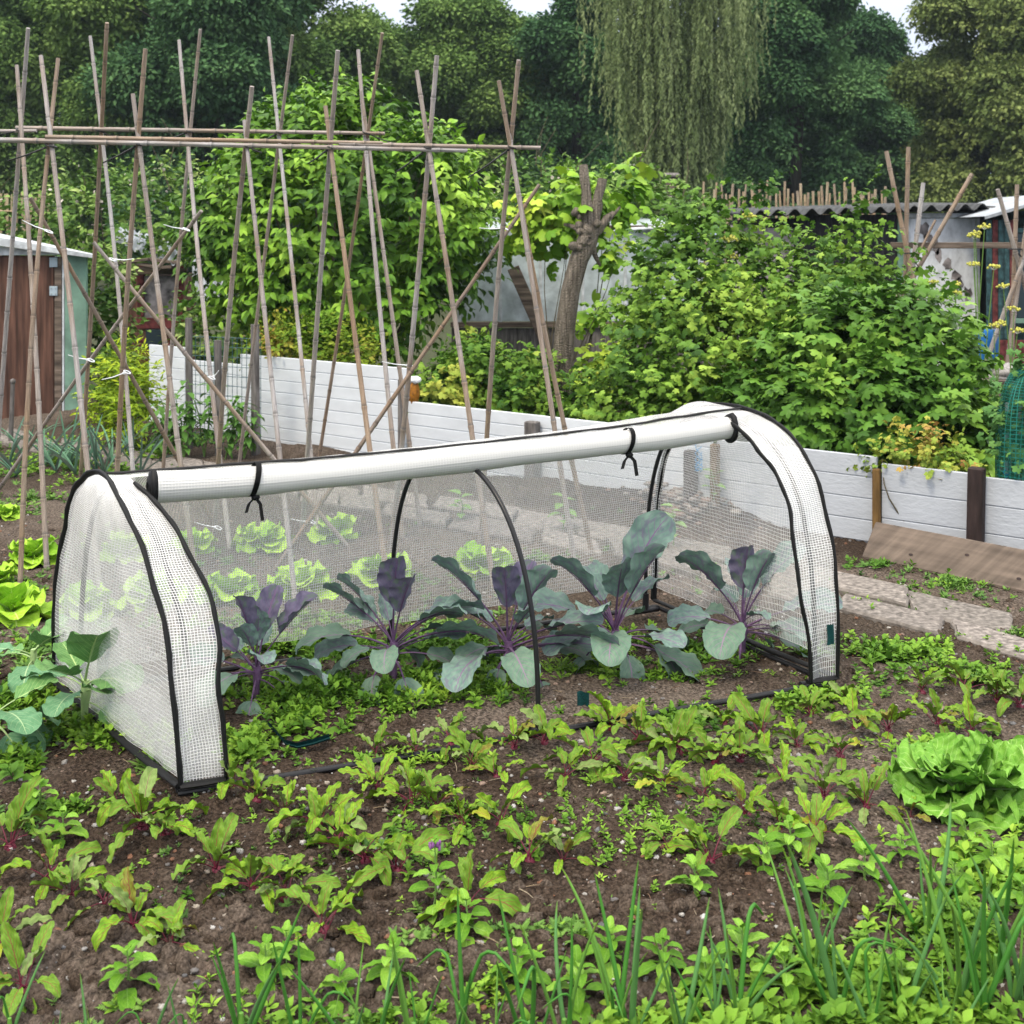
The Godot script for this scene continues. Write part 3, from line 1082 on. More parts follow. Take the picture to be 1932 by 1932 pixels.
# ---------------------------------------------------------------- sheds and greenhouses
func plate(o: Node3D, called: String, x0: float, y0: float, x1: float, y1: float, d: float, thick: float, m: Material, bevel := 0.003) -> MeshInstance3D:
	var a := P(x0, y0, d)
	var b := P(x1, y1, d)
	var s := Shape.new()
	s.box(Vector3((a.x + b.x) / 2.0, (a.y + b.y) / 2.0, -d - thick / 2.0), Vector3(absf(b.x - a.x), absf(a.y - b.y), thick), Basis.IDENTITY, bevel)
	return part(o, called, s, m)

func corrugated(a: Vector3, b: Vector3, c: Vector3, waves: float, amp: float, thick := 0.006) -> Shape:
	# a sheet from a to b (across the waves) and a to c (along them)
	var s := Shape.new()
	var nn := (b - a).cross(c - a).normalized()
	var n := int(waves * 8.0)
	var first := 0
	for side in 2:
		first = s.v.size()
		for i in n + 1:
			var u := float(i) / n
			var off := nn * (amp * sin(u * waves * TAU) + (thick if side else 0.0))
			s.vert(a.lerp(b, u) + off)
			s.vert(a.lerp(b, u) + (c - a) + off)
		for i in n:
			var k := first + i * 2
			if side == 0:
				s.quad(k, k + 1, k + 3, k + 2)
			else:
				s.quad(k, k + 2, k + 3, k + 1)
	var h := first
	for i in n:
		var k := i * 2
		s.quad(k, k + 2, h + k + 2, h + k)
		s.quad(k + 1, h + k + 1, h + k + 3, k + 3)
	return s

func sheds() -> void:
	# left: small shed, brown door
	var d := 10.7
	var at := P(60, 806, d)
	at.y = 0
	var o := thing("garden_shed", "small shed with brown plywood door, pale green side panel and white roof edge", "shed", at)
	plate(o, "door", -70, 482, 101, 800, d, 0.03, M.door_brown)
	plate(o, "door_post", 102.5, 484, 116, 806, d - 0.004, 0.05, M.old_wood)
	plate(o, "corner_trim", 117, 484, 121, 806, d - 0.002, 0.06, M.white_paint)
	plate(o, "side_panel", 122, 481, 163, 808, d, 0.04, M.green_paint)
	for y in [486, 540]:
		var h := plate(o, "hinge", 93, y, 108, y + 18, d - 0.016, 0.012, M.hinge)
		for k in 4:
			var bo := Shape.new()
			bo.tube([P(96.5 + (k % 2) * 8.0, y + 4 + (k / 2) * 10.0, d - 0.017), P(96.5 + (k % 2) * 8.0, y + 4 + (k / 2) * 10.0, d - 0.022)], [0.006, 0.005], 6)
			part(h, "screw", bo, M.zinc)
	var s := Shape.new()
	var a := P(-120, 426, d - 0.12)
	var b := P(178, 481, d - 0.12)
	s.face([a, b, b + Vector3(0, -0.028, 0), a + Vector3(0, -0.10, 0)], a + Vector3(0, 0, -5))
	s.face([a, b, b + Vector3(-0.2, 0.0, -0.6), a + Vector3(0, 0.0, -0.6)], a + Vector3(0, -5, 0))
	s.face([b, b + Vector3(0, -0.028, 0), b + Vector3(-0.2, -0.03, -0.6), b + Vector3(-0.2, 0.0, -0.6)], a)
	part(o, "roof", s, M.white_paint)
	s = Shape.new()
	a = P(-120, 452, d - 0.03)
	b = P(150, 481, d - 0.03)
	s.face([a, b, P(-120, 482, d - 0.03)], a + Vector3(0, 0, -5))
	part(o, "gable", s, M.white_paint)
	s = Shape.new()
	var w0 := P(-70, 481, d)
	var w1 := P(163, 481, d)
	s.box(Vector3((w0.x + w1.x) / 2 - 0.13, w1.y / 2 - 0.02, -d - 0.34), Vector3(w1.x - w0.x - 0.26, w1.y, 0.56), Basis.IDENTITY, 0.01)
	part(o, "body", s, M.green_paint)
	# a peg with a knob in front of the door
	s = Shape.new()
	var g := G(20, 838)
	s.tube([g, P(24, 722, -g.z)], [0.02, 0.017], 8)
	s.lump(P(24, 720, -g.z), Vector3.ONE * 0.024, 2.0, nz, 6, 8, Color.WHITE, 0.05)
	single("knobbed_peg", s, M.post_grey, "short grey wooden peg with a round knob before the brown shed door", "peg")

	# weathered red shed half hidden behind the canes
	d = 12.6
	at = P(310, 745, d)
	at.y = 0
	o = thing("red_shed", "weathered red framed shed with sagging zinc roof behind the left canes", "shed", at)
	plate(o, "wall_panel", 272, 520, 333, 600, d, 0.03, M.grey_ply)
	plate(o, "lower_wall", 258, 622, 345, 800, d, 0.04, M.door_brown)
	for k in 4:
		plate(o, "wall_board", 262 + k * 20, 640, 280 + k * 20, 790, d - 0.02, 0.018, M.red_paint)
	plate(o, "rail", 258, 600, 350, 620, d - 0.02, 0.05, M.red_paint)
	plate(o, "frame_post", 259, 500, 271, 600, d - 0.015, 0.05, M.red_paint)
	plate(o, "frame_post", 334, 492, 345, 600, d - 0.015, 0.05, M.red_paint)
	plate(o, "window", 275, 622, 305, 655, d - 0.045, 0.02, M.dark_glass)
	plate(o, "top_rail", 255, 506, 352, 518, d - 0.022, 0.05, M.old_wood)
	part(o, "roof_sheet", corrugated(P(205, 455, 13.4), P(330, 500, 12.3), P(205, 455, 13.4) + (P(225, 440, 14.6) - P(205, 470, 13.4)), 9, 0.02), M.zinc)
	part(o, "roof_sheet", corrugated(P(362, 480, 12.0), P(440, 530, 11.6), P(362, 480, 12.0) + Vector3(0.1, -0.35, 0.35), 9, 0.018), M.zinc)
	for k in 5:
		var bs := Shape.new()
		bs.box(P(250 + k * 22, 493 + (k % 3) * 6, d - 0.2 + 0.02 * k), Vector3(0.36, 0.03, 0.16), Basis(Vector3.BACK, [0.12, -0.2, 0.05, -0.1, 0.22][k]), 0.004)
		part(o, "roof_board", bs, M.old_wood)
	s = Shape.new()
	s.box(P(300, 640, d + 0.75), Vector3(0.45, 1.4, 1.3))
	part(o, "body", s, M.door_brown)

	# glazed frame behind the cut tree
	d = 11.2
	at = P(1000, 700, d)
	at.y = 0
	o = thing("glazed_frame", "low greenhouse of cloudy pale panes behind the cut back tree", "greenhouse", at)
	var xs := [866, 944, 1020, 1100, 1180, 1265, 1330]
	for k in 6:
		plate(o, "pane", xs[k] + 3, 436, xs[k + 1] - 3, 606, d, 0.008, M.milky, 0.0)
		plate(o, "glazing_bar", xs[k] - 3, 432, xs[k] + 3, 612, d - 0.006, 0.03, M.white_paint)
	plate(o, "sill", 850, 608, 1340, 618, d - 0.03, 0.08, M.old_wood)
	plate(o, "base_board", 852, 619, 1338, 740, d, 0.03, M.post_grey)
	s = Shape.new()
	s.tube([P(1140, 437, d - 0.1), P(1340, 424, d - 0.1)], [0.02], 8)
	part(o, "eave_pipe", s, M.white_paint)
	plate(o, "eave_board", 1100, 425, 1340, 433, d - 0.04, 0.05, M.old_wood)
	s = Shape.new()
	s.face([P(860, 432, d), P(1335, 428, d), P(1330, 408, d + 1.4), P(870, 410, d + 1.4)], P(1000, 600, d + 0.5))
	part(o, "roof_pane", s, M.milky)
	s = Shape.new()
	var p0 := P(968, 505, d - 0.15)
	var p1 := P(1028, 640, d - 0.15)
	s.box((p0 + p1) / 2.0, Vector3(0.11, p0.distance_to(p1), 0.03), Basis(Vector3.BACK, atan2(p1.x - p0.x, p0.y - p1.y)), 0.004)
	part(o, "leaning_board", s, M.old_wood)

	# dark corrugated shed on the right
	d = 14.0
	at = P(1610, 650, d)
	at.y = 0
	o = thing("dark_shed", "dark corrugated shed with wavy roof edge and peeling white door", "shed", at)
	part(o, "wall_sheet", corrugated(P(1500, 405, d), P(1692, 405, d), P(1500, 720, d), 9, 0.022), M.dark_sheet)
	plate(o, "wall_board", 1378, 425, 1440, 720, d, 0.03, M.grey_ply)
	plate(o, "wall_board", 1442, 430, 1498, 720, d - 0.01, 0.03, M.grey_ply)
	plate(o, "green_post", 1694, 405, 1709, 720, d - 0.02, 0.06, M.green_paint)
	var dr := plate(o, "door", 1717, 412, 1846, 720, d - 0.01, 0.03, M.peeling)
	plate(dr, "door_frame", 1711, 402, 1849, 411, d - 0.04, 0.05, M.white_paint)
	plate(dr, "door_frame", 1710.5, 412, 1717, 720, d - 0.04, 0.05, M.white_paint)
	plate(dr, "door_frame", 1842, 412, 1849, 720, d - 0.04, 0.05, M.white_paint)
	for k in 9:      # flakes of grey where the paint has gone
		var cx := 1735 + (k * 37) % 95
		var cy := 430 + (k * 53) % 140
		var fl := Shape.new()
		var ring := []
		for e in 9:
			var aa := TAU * e / 9.0
			ring.append(P(cx + cos(aa) * rng.randf_range(3, 11), cy + sin(aa) * rng.randf_range(6, 20), d - 0.0135))
		fl.face(ring, P(cx, cy, d + 2))
		part(dr, "bare_patch", fl, M.grey_ply)
	var ra := P(1395, 405, d - 0.25)
	var rb := P(1878, 391, d - 0.25)
	part(o, "roof_sheet", corrugated(ra, rb, ra + Vector3(0, 0.08, -2.4), 15, 0.036, 0.014), M.roof_sheet)
	s = Shape.new()
	s.box(P(1612, 560, d + 1.2), Vector3(2.7, 1.9, 2.2))
	part(o, "body", s, M.dark_sheet)

	# peeling shed at the right edge
	d = 13.2
	at = P(1930, 650, d)
	at.y = 0
	o = thing("painted_shed", "blue and red peeling shed with dark window at the right edge", "shed", at)
	for k in 5:
		plate(o, "wall_board", 1862 + k * 11, 415, 1872 + k * 11, 640, d + (k % 2) * 0.008, 0.025, [M.teal_paint, M.red_paint, M.teal_paint, M.teal_paint, M.red_paint][k])
	var wn := plate(o, "window", 1920, 440, 2010, 600, d, 0.02, M.dark_glass)
	plate(wn, "window_frame", 1915, 430, 2015, 439, d - 0.01, 0.05, M.teal_paint)
	plate(wn, "window_frame", 1915, 601, 2015, 610, d - 0.01, 0.05, M.green_paint)
	plate(wn, "window_frame", 1913, 440, 1919, 600, d - 0.01, 0.05, M.teal_paint)
	plate(wn, "window_frame", 1962, 440, 1967, 600, d - 0.01, 0.03, M.teal_paint)
	plate(o, "base_board", 1862, 642, 2015, 720, d - 0.01, 0.05, M.red_paint)
	s = Shape.new()
	s.face([P(1858, 408, d - 0.15), P(2015, 362, d - 0.15), P(2015, 368, d - 0.15), P(1858, 414, d - 0.15)], P(1900, 400, d + 3))
	s.face([P(1858, 408, d - 0.15), P(2015, 362, d - 0.15), P(2015, 362, d - 0.15) + Vector3(0, 0, -2), P(1858, 408, d - 0.15) + Vector3(0, 0, -2)], P(1900, 600, d))
	part(o, "roof", s, M.zinc)
	s = Shape.new()
	s.box(P(1945, 540, d + 1.1), Vector3(0.95, 1.7, 2.0))
	part(o, "body", s, M.teal_paint)

	# blue barrel and sack
	s = Shape.new()
	var top := P(1846, 622, 9.6)
	var bt := Vector3(top.x, 0.0, top.z)
	var r := 0.155
	s.tube([bt, bt.lerp(top, 0.05), bt.lerp(top, 0.3), bt.lerp(top, 0.34), bt.lerp(top, 0.66), bt.lerp(top, 0.7), bt.lerp(top, 0.93), top, top + Vector3(0, 0.01, 0)], [r * 0.9, r * 0.97, r, r * 1.04, r * 1.04, r, r * 0.97, r * 0.86, r * 0.8], 20)
	var bar := thing("water_barrel", "blue plastic barrel among leaves in front of the peeling shed", "barrel", bt)
	part(bar, "body", s, M.blue_plastic)
	s = Shape.new()
	s.tube([top + Vector3(0.06, 0.0, 0.05), top + Vector3(0.06, 0.04, 0.05)], [0.03], 10)
	part(bar, "bung", s, M.blue_plastic)
	s = Shape.new()
	s.lump(P(1896, 700, 9.3), Vector3(0.12, 0.06, 0.12), 3.0, nz, 8, 12, Color.WHITE, 0.3)
	s.lump(P(1885, 712, 9.3), Vector3(0.1, 0.05, 0.1), 5.0, nz, 8, 12, Color.WHITE, 0.3)
	var crate := thing("rubble_sack", "pale grey sack on a low stack of boards right of the blue barrel", "sack", Vector3(P(1896, 700, 9.3).x, 0, -9.3))
	part(crate, "sack", s, M.sack)
	for k in 4:
		s = Shape.new()
		s.box(P(1900, 722 + k * 20, 9.3), Vector3(0.5, 0.07, 0.3), Basis(Vector3.UP, 0.05 * k), 0.005)
		part(crate, "board", s, M.old_wood)

# ---------------------------------------------------------------- fences
func wall_at(x: float) -> Vector3:      # foot of the board fence below photograph column x
	return G(x, lerpf(813.0, 1070.0, (x - 279.0) / (1932.0 - 279.0)))

func boards(o: Node3D, x0: float, x1: float, h: float, n: int, m: Material, off := 0.0, called := "board", y0 := 0.0) -> void:
	var a := wall_at(x0)
	var b := wall_at(x1)
	var dir := (b - a).normalized()
	var nrm := Vector3(-dir.z, 0, dir.x)
	var basis := Basis(dir, Vector3.UP, nrm)
	var bh := h / n
	for k in n:
		var s := Shape.new()
		s.box((a + b) / 2.0 + nrm * off + Vector3(0, y0 + bh * (k + 0.5), 0), Vector3(a.distance_to(b) - 0.004, bh - 0.004, 0.022), basis, 0.003)
		# the lip where one board tucks under the next
		s.box((a + b) / 2.0 + nrm * (off - 0.004) + Vector3(0, y0 + bh * k, 0), Vector3(a.distance_to(b) - 0.006, 0.012, 0.016), basis)
		part(o, called, s, m)

func post(x: float, y_top: float, off: float, w: float, m: Material, called: String, label: String, lean := 0.0) -> void:
	var f := wall_at(x)
	var dir := (wall_b - wall_a).normalized()
	var nrm := Vector3(-dir.z, 0, dir.x)
	f += nrm * off
	var top := P(x, y_top, -f.z)
	var s := Shape.new()
	var h := top.y + 0.05
	s.box(Vector3(f.x, h / 2.0 - 0.05, f.z) + Vector3(lean * h / 2, 0, 0), Vector3(w, h, w * 0.8), Basis(dir, Vector3.UP, nrm) * Basis(Vector3.BACK, -lean), 0.006)
	single(called, s, m, label, "post", "posts along the board fence")

func fences() -> void:
	var o := thing("white_board_fence", "tall section of white board fence behind the bean canes", "fence", wall_at(600))
	boards(o, 455, 768, 0.71, 8, M.white_board)
	o = thing("white_board_fence", "low section of white board fence running behind the tunnel", "fence", wall_at(1080))
	boards(o, 771, 1345, 0.485, 6, M.white_board)
	o = thing("white_board_fence", "short white board panel behind the green wire fence", "fence", wall_at(400))
	boards(o, 349, 453, 0.62, 7, M.white_board, -0.05)
	o = thing("white_board_fence", "leftmost white board panel beside the yellow green shrub", "fence", wall_at(310))
	boards(o, 279, 347, 0.72, 8, M.white_board, -0.02)
	o = thing("grey_board_fence", "grey dented board panel partly behind the tunnel's right end", "fence", wall_at(1500))
	boards(o, 1349, 1652, 0.455, 4, M.grey_board, -0.03)
	o = thing("grey_board_fence", "grey board panel between ochre post and dark brown post", "fence", wall_at(1750))
	boards(o, 1664, 1838, 0.43, 3, M.grey_board, 0.0)
	o = thing("grey_board_fence", "grey board panel right of the dark brown post", "fence", wall_at(1900))
	boards(o, 1852, 2080, 0.42, 3, M.grey_board, 0.0)
	post(1015, 795, 0.06, 0.085, M.post_grey, "fence_post", "grey post against the low white fence behind the tunnel")
	post(1313, 850, 0.06, 0.07, M.post_brown, "fence_post", "brown post with blue string seen through the tunnel mesh")
	post(1357, 838, 0.05, 0.05, M.post_ochre, "fence_post", "ochre wooden post where white boards meet grey boards")
	post(1658, 884, 0.03, 0.04, M.post_ochre, "fence_post", "ochre brown wooden post at the gap between the grey panels")
	post(1845, 882, 0.05, 0.075, M.post_brown, "fence_post", "dark brown wooden post standing proud of the grey boards", 0.02)
	post(765, 715, 0.05, 0.035, M.post_grey, "fence_post", "slim grey metal post at the step between tall and low white fence")
	# blue string round the brown post
	var f := wall_at(1313) + Vector3(0, 0.36, 0.11)
	var s := Shape.new()
	for k in 4:
		var pts := []
		for i in 8:
			pts.append(f + Vector3(sin(i * 1.3 + k) * 0.02, -0.02 * i * (0.6 + 0.2 * k) + 0.03 * k, 0.01 * cos(i + k)))
		s.tube(pts, [0.003], 5)
	single("blue_string", s, M.blue_string, "blue twine knotted on the brown post behind the tunnel", "string")
	# orange capped pad on the end of the tall fence
	var e := wall_at(778)
	var pad := thing("orange_foam_pad", "orange weathered pad with white cap on the end of the tall fence", "pad", e)
	s = Shape.new()
	var c := P(781, 742, -e.z + 0.03)
	s.lump(c, Vector3(0.04, 0.10, 0.05), 2.0, nz, 8, 10, Color.WHITE, 0.35)
	part(pad, "body", s, M.orange)
	s = Shape.new()
	s.lump(c + Vector3(0.0, 0.09, 0.0), Vector3(0.055, 0.028, 0.05), 6.0, nz, 7, 10, Color.WHITE, 0.3)
	part(pad, "cap", s, M.foam)
	s = Shape.new()
	s.box(Vector3(c.x, c.y / 2.0 - 0.05, c.z), Vector3(0.03, c.y, 0.03))
	part(pad, "stake", s, M.post_grey)

	# green wire fence with round posts
	var w0 := G(352, 850)
	var w1 := G(492, 862)
	o = thing("wire_fence", "blue green wire mesh panel in front of the white boards", "fence", w0)
	s = Shape.new()
	var top0 := P(352, 634, -w0.z)
	var h := top0.y
	for k in 17:
		var p := w0.lerp(w1, k / 16.0)
		s.tube([p, p + Vector3(0, h, 0)], [0.0022], 4)
	part(o, "upright_wires", s, M.wire)
	s = Shape.new()
	for k in 13:
		var y := h * k / 12.0
		s.tube([w0 + Vector3(0, y, 0.003), w1 + Vector3(0, y, 0.003)], [0.0022], 4)
	part(o, "level_wires", s, M.wire)
	for q in [[358, 857, 600, 0.028, "grey round stake at the left end of the wire fence"], [413, 868, 642, 0.028, "grey round stake in the middle of the wire fence"], [483, 868, 612, 0.033, "thick grey round stake at the right end of the wire fence"], [655, 870, 738, 0.014, "thin rusty stake before the tall white fence"]]:
		var g := G(q[0], q[1])
		var t := P(q[0] - 2, q[2], -g.z)
		s = Shape.new()
		var n := 6
		var pts := []
		for i in n:
			pts.append((g - Vector3(0, 0.05, 0)).lerp(t, i / (n - 1.0)))
		s.tube(pts, [q[3], q[3], q[3] * 0.95], 10)
		single("round_stake", s, M.rust if q[3] < 0.02 else M.post_grey, q[4], "stake", "stakes of the wire fence")

	# thick board leaning at the foot of the grey fence
	var a := G(1629, 1052)
	var b := G(1985, 1128)
	var ta := P(1649, 990, -a.z + 0.09)
	var dir := (b - a).normalized()
	var upv := (ta - a)
	upv = (upv - dir * upv.dot(dir))
	var hgt := upv.length() * 1.12
	var nrm := dir.cross(upv.normalized())
	s = Shape.new()
	var len := a.distance_to(b) + 0.5
	var ctr := a + dir * len / 2.0 + upv / 2.0
	# one board, its face lightly hollowed and its ends worn
	s.box(ctr, Vector3(len, hgt, 0.045), Basis(dir, upv.normalized(), nrm), 0.008)
	var pl := thing("leaning_plank", "broad weathered brown plank leaning against the grey board fence", "plank", a)
	part(pl, "plank", s, M.old_wood)
	for k in 5:
		s = Shape.new()
		var ring := []
		var kc = a + dir * (0.25 + k * 0.27) + upv * [0.3, 0.6, 0.25, 0.7, 0.4][k] + nrm * (0.0245 if nrm.z > 0 else -0.0245)
		for q in 9:
			ring.append(kc + (dir * cos(TAU * q / 9.0) * 1.7 + upv.normalized() * sin(TAU * q / 9.0)) * 0.007)
		s.face(ring, ctr - (nrm if nrm.z > 0 else -nrm))
		part(pl, "knot", s, M.post_brown)

	# rubble heap at the foot of the fence
	var rb := thing("rubble_heap", "small heap of broken stones at the foot of the white fence", "rubble", G(1290, 985))
	for k in 110:
		var q := G(1285 + rng.randfn() * 48, 978 + rng.randfn() * 16)
		var r := rng.randf_range(0.010, 0.032)
		s = Shape.new()
		s.lump(Vector3(q.x, gh(q.x, q.z) + r * 0.3 + 0.05 * rng.randf(), q.z), Vector3(r * 1.2, r * 0.7, r), k * 1.7, nz_fine, 4, 6, [Color(0.30, 0.24, 0.20), Color(0.27, 0.18, 0.135), Color(0.38, 0.335, 0.30)][k % 3] * rng.randf_range(0.75, 1.1), 0.6)
		part(rb, "stone", s, M.pebble)

	# green crop netting at the right edge
	var c0 := P(1975, 1000, 6.2)
	c0.y = 0.0
	var net := thing("crop_net", "teal crop netting draped over bushes at the right edge", "netting", c0)
	s = Shape.new()
	var th := Shape.new()
	var pos := func(u: float, w: float) -> Vector3:
		var az := u * TAU
		var hh := w * PI / 2.0
		var rr := 0.25 + 0.02 * sin(az * 5.0) + 0.012 * sin(az * 11.0 + w * 6.0)
		return c0 + Vector3(cos(az) * rr * pow(cos(hh), 0.4), 0.30 + 0.66 * sin(hh), sin(az) * rr * pow(cos(hh), 0.4))
	s.sheet(14, 40, func(i, j): return pos.call(j, i * 0.97))
	part(net, "net_film", s, M.net_film)
	for k in 70:
		var pts := []
		for i in 10:
			pts.append(pos.call(k / 70.0, i / 9.0 * 0.97))
		th.ribbon(pts, [(pos.call(k / 70.0 + 0.01, 0.3) - pos.call(k / 70.0, 0.3)).normalized() * 0.0018])
	for k in 40:
		var pts := []
		for i in 41:
			pts.append(pos.call(i / 40.0, k / 40.0 * 0.97))
		th.ribbon(pts, [Vector3(0, 0.0018, 0)])
	part(net, "net_threads", th, M.net_green)
	s = Shape.new()
	var pf := P(1898, 900, 6.25)
	s.tube([Vector3(pf.x, 0, pf.z), P(1900, 760, 6.25)], [0.011], 8)
	single("net_pole", s, M.white_paint, "slim pale pole holding up the teal crop netting", "pole")
	s = Shape.new()
	for k in 5:
		var pts := []
		for i in 7:
			pts.append(pf + Vector3(cos(i * 1.1 + k * 2) * (0.014 + 0.02 * i / 6.0), 0.01 * k - 0.012 * i, 0.02 + sin(i * 1.1 + k) * 0.014))
		s.tube(pts, [0.0035], 5)
	single("blue_string", s, M.blue_string, "blue twine tied low on the net pole above the grey fence", "string")
	# green water in the gap left of the sheds: a rail of the right hand frame
	s = Shape.new()
	s.box(P(1835, 463, 10.0), Vector3(P(2010, 463, 10).x - P(1700, 463, 10).x, 0.05, 0.04), Basis.IDENTITY, 0.004)
	single("timber_rail", s, M.old_wood, "level greenish timber rail crossing the white shed door", "rail")

# ---------------------------------------------------------------- shrubs and the cut tree
func shrubs() -> void:
	var oval := plain_leaf(0.5, 0.7, 0.35).mesh(M.leaf_gloss)
	var small_oval := plain_leaf(0.55, 0.5, 0.3).mesh(M.leaf)
	var narrow := plain_leaf(0.26, 0.6, 0.2).mesh(M.leaf)
	var currant := lobed_leaf(5, 0.32, 0.35).mesh(M.leaf)
	var ivy := lobed_leaf(5, 0.45, 0.25).mesh(M.leaf_gloss)
	var vine := lobed_leaf(5, 0.25, 0.5).mesh(M.leaf)
	# tall shrub behind the canes
	var lobes := [lobe(560, 330, 10.5, 0.55), lobe(675, 310, 10.6, 0.6), lobe(625, 240, 10.7, 0.36), lobe(500, 420, 10.4, 0.62), lobe(645, 440, 10.2, 0.75), lobe(775, 390, 10.4, 0.66), lobe(800, 300, 10.7, 0.30), lobe(845, 470, 10.3, 0.4), lobe(710, 540, 10.0, 0.54), lobe(570, 540, 10.1, 0.48), lobe(462, 510, 10.3, 0.36), lobe(420, 430, 10.5, 0.24), lobe(480, 340, 10.6, 0.36), lobe(530, 240, 10.8, 0.2), lobe(700, 220, 10.8, 0.22)]
	var pal := [Color(0.036, 0.085, 0.018), Color(0.078, 0.170, 0.026), Color(0.155, 0.295, 0.042), Color(0.28, 0.44, 0.075)]
	var lv := leaves_on(lobes, 1500, 8, [0.085, 0.14], pal, 0.55, 0.30, 1.0)
	var base := P(640, 800, 10.6)
	base.y = 0
	shrub("leafy_shrub", "tall bright green shrub with pointed leaves rising behind the bamboo canes", "shrub", base, lobes, oval, lv, 280, 12, 0.022)
	# currant bush
	lobes = [lobe(1262, 545, 8.7, 0.32), lobe(1245, 690, 8.4, 0.34), lobe(1350, 515, 8.7, 0.33), lobe(1335, 660, 8.3, 0.46), lobe(1470, 570, 8.5, 0.36), lobe(1470, 700, 8.1, 0.46), lobe(1600, 590, 8.6, 0.32), lobe(1640, 500, 8.9, 0.12), lobe(1310, 770, 7.9, 0.32), lobe(1190, 790, 8.2, 0.24), lobe(1400, 450, 8.8, 0.12), lobe(1530, 500, 8.7, 0.13), lobe(1720, 580, 8.7, 0.2), lobe(1480, 440, 8.8, 0.05, 0.12), lobe(1295, 385, 8.8, 0.04, 0.13), lobe(1350, 400, 8.8, 0.04, 0.12), lobe(1690, 520, 8.7, 0.05, 0.14), lobe(1220, 470, 8.8, 0.05, 0.13), lobe(1330, 410, 8.8, 0.09), lobe(1570, 480, 8.8, 0.06, 0.14), lobe(1440, 350, 8.9, 0.05, 0.14), lobe(1625, 410, 8.9, 0.06, 0.22), lobe(1300, 450, 8.9, 0.13), lobe(1270, 410, 8.9, 0.1)]
	pal = [Color(0.036, 0.085, 0.020), Color(0.082, 0.168, 0.030), Color(0.15, 0.262, 0.045), Color(0.25, 0.36, 0.07)]
	lv = leaves_on(lobes, 1300, 8, [0.046, 0.10], pal, 0.35, 0.38, 1.2, 0.5)
	base = P(1380, 850, 8.7)
	base.y = 0
	shrub("currant_bush", "wide currant bush with small lobed leaves behind the low fence", "bush", base, lobes, currant, lv, 280, 12, 0.012)
	# ivy leaved mass on the right
	lobes = [lobe(1590, 690, 7.6, 0.38), lobe(1710, 690, 7.5, 0.40), lobe(1750, 745, 7.3, 0.26), lobe(1650, 790, 7.2, 0.32), lobe(1755, 805, 7.1, 0.27), lobe(1540, 790, 7.3, 0.28), lobe(1440, 790, 7.6, 0.25), lobe(1835, 835, 7.0, 0.14), lobe(1610, 850, 7.0, 0.16)]
	pal = [Color(0.038, 0.092, 0.018), Color(0.072, 0.160, 0.028), Color(0.125, 0.24, 0.042), Color(0.22, 0.36, 0.07)]
	lv = leaves_on(lobes, 900, 6, [0.085, 0.15], pal, 0.5, 0.26, 1.0)
	base = P(1700, 900, 7.3)
	base.y = 0
	shrub("ivy_leaved_bush", "glossy bush with large pointed lobed leaves above the grey fence", "bush", base, lobes, ivy, lv, 290, 8, 0.012)
	# bushes behind and below
	lobes = [lobe(830, 745, 9.0, 0.20), lobe(920, 720, 9.1, 0.28), lobe(1000, 720, 9.3, 0.2), lobe(1090, 775, 8.7, 0.18), lobe(980, 770, 8.8, 0.2), lobe(890, 690, 9.6, 0.18)]
	pal = [Color(0.04, 0.10, 0.02), Color(0.09, 0.18, 0.03), Color(0.17, 0.27, 0.05), Color(0.33, 0.36, 0.08)]
	lv = leaves_on(lobes, 560, 7, [0.05, 0.10], pal, 0.4, 0.22, 1.6)
	base = P(950, 880, 9.2)
	base.y = 0
	shrub("gooseberry_bush", "low bush with yellowing leaves behind the middle of the white fence", "bush", base, lobes, currant, lv, 120, 6, 0.010)
	lobes = [lobe(545, 645, 9.45, 0.16), lobe(615, 650, 9.4, 0.18), lobe(680, 665, 9.3, 0.15), lobe(510, 660, 9.6, 0.14)]
	pal = [Color(0.07, 0.15, 0.02), Color(0.14, 0.23, 0.03), Color(0.24, 0.29, 0.05), Color(0.32, 0.22, 0.06)]
	lv = leaves_on(lobes, 420, 7, [0.035, 0.065], pal, 0.1, 0.2, 1.6)
	base = P(590, 800, 9.4)
	base.y = 0
	shrub("flowering_hedge", "low hedge with orange tinged yellow green leaves above the tall white fence", "hedge", base, lobes, small_oval, lv, 0, 5, 0.008)
	lobes = [lobe(232, 700, 9.4, 0.15, 0.2), lobe(205, 755, 9.4, 0.13, 0.16), lobe(262, 745, 9.3, 0.12, 0.2), lobe(225, 800, 9.3, 0.15, 0.12)]
	pal = [Color(0.14, 0.24, 0.03), Color(0.28, 0.38, 0.04), Color(0.50, 0.52, 0.06)]
	lv = leaves_on(lobes, 260, 9, [0.05, 0.09], pal, 0.2, 0.24, 1.4)
	base = on_ground(G(228, 846))
	shrub("yellow_green_shrub", "yellow green upright shrub right of the small shed", "shrub", base, lobes, narrow, lv, 60, 6, 0.007)
	# scrambling growth with pale blossom, left and centre
	pal = [Color(0.05, 0.11, 0.025), Color(0.10, 0.19, 0.04), Color(0.18, 0.28, 0.07), Color(0.30, 0.38, 0.14)]
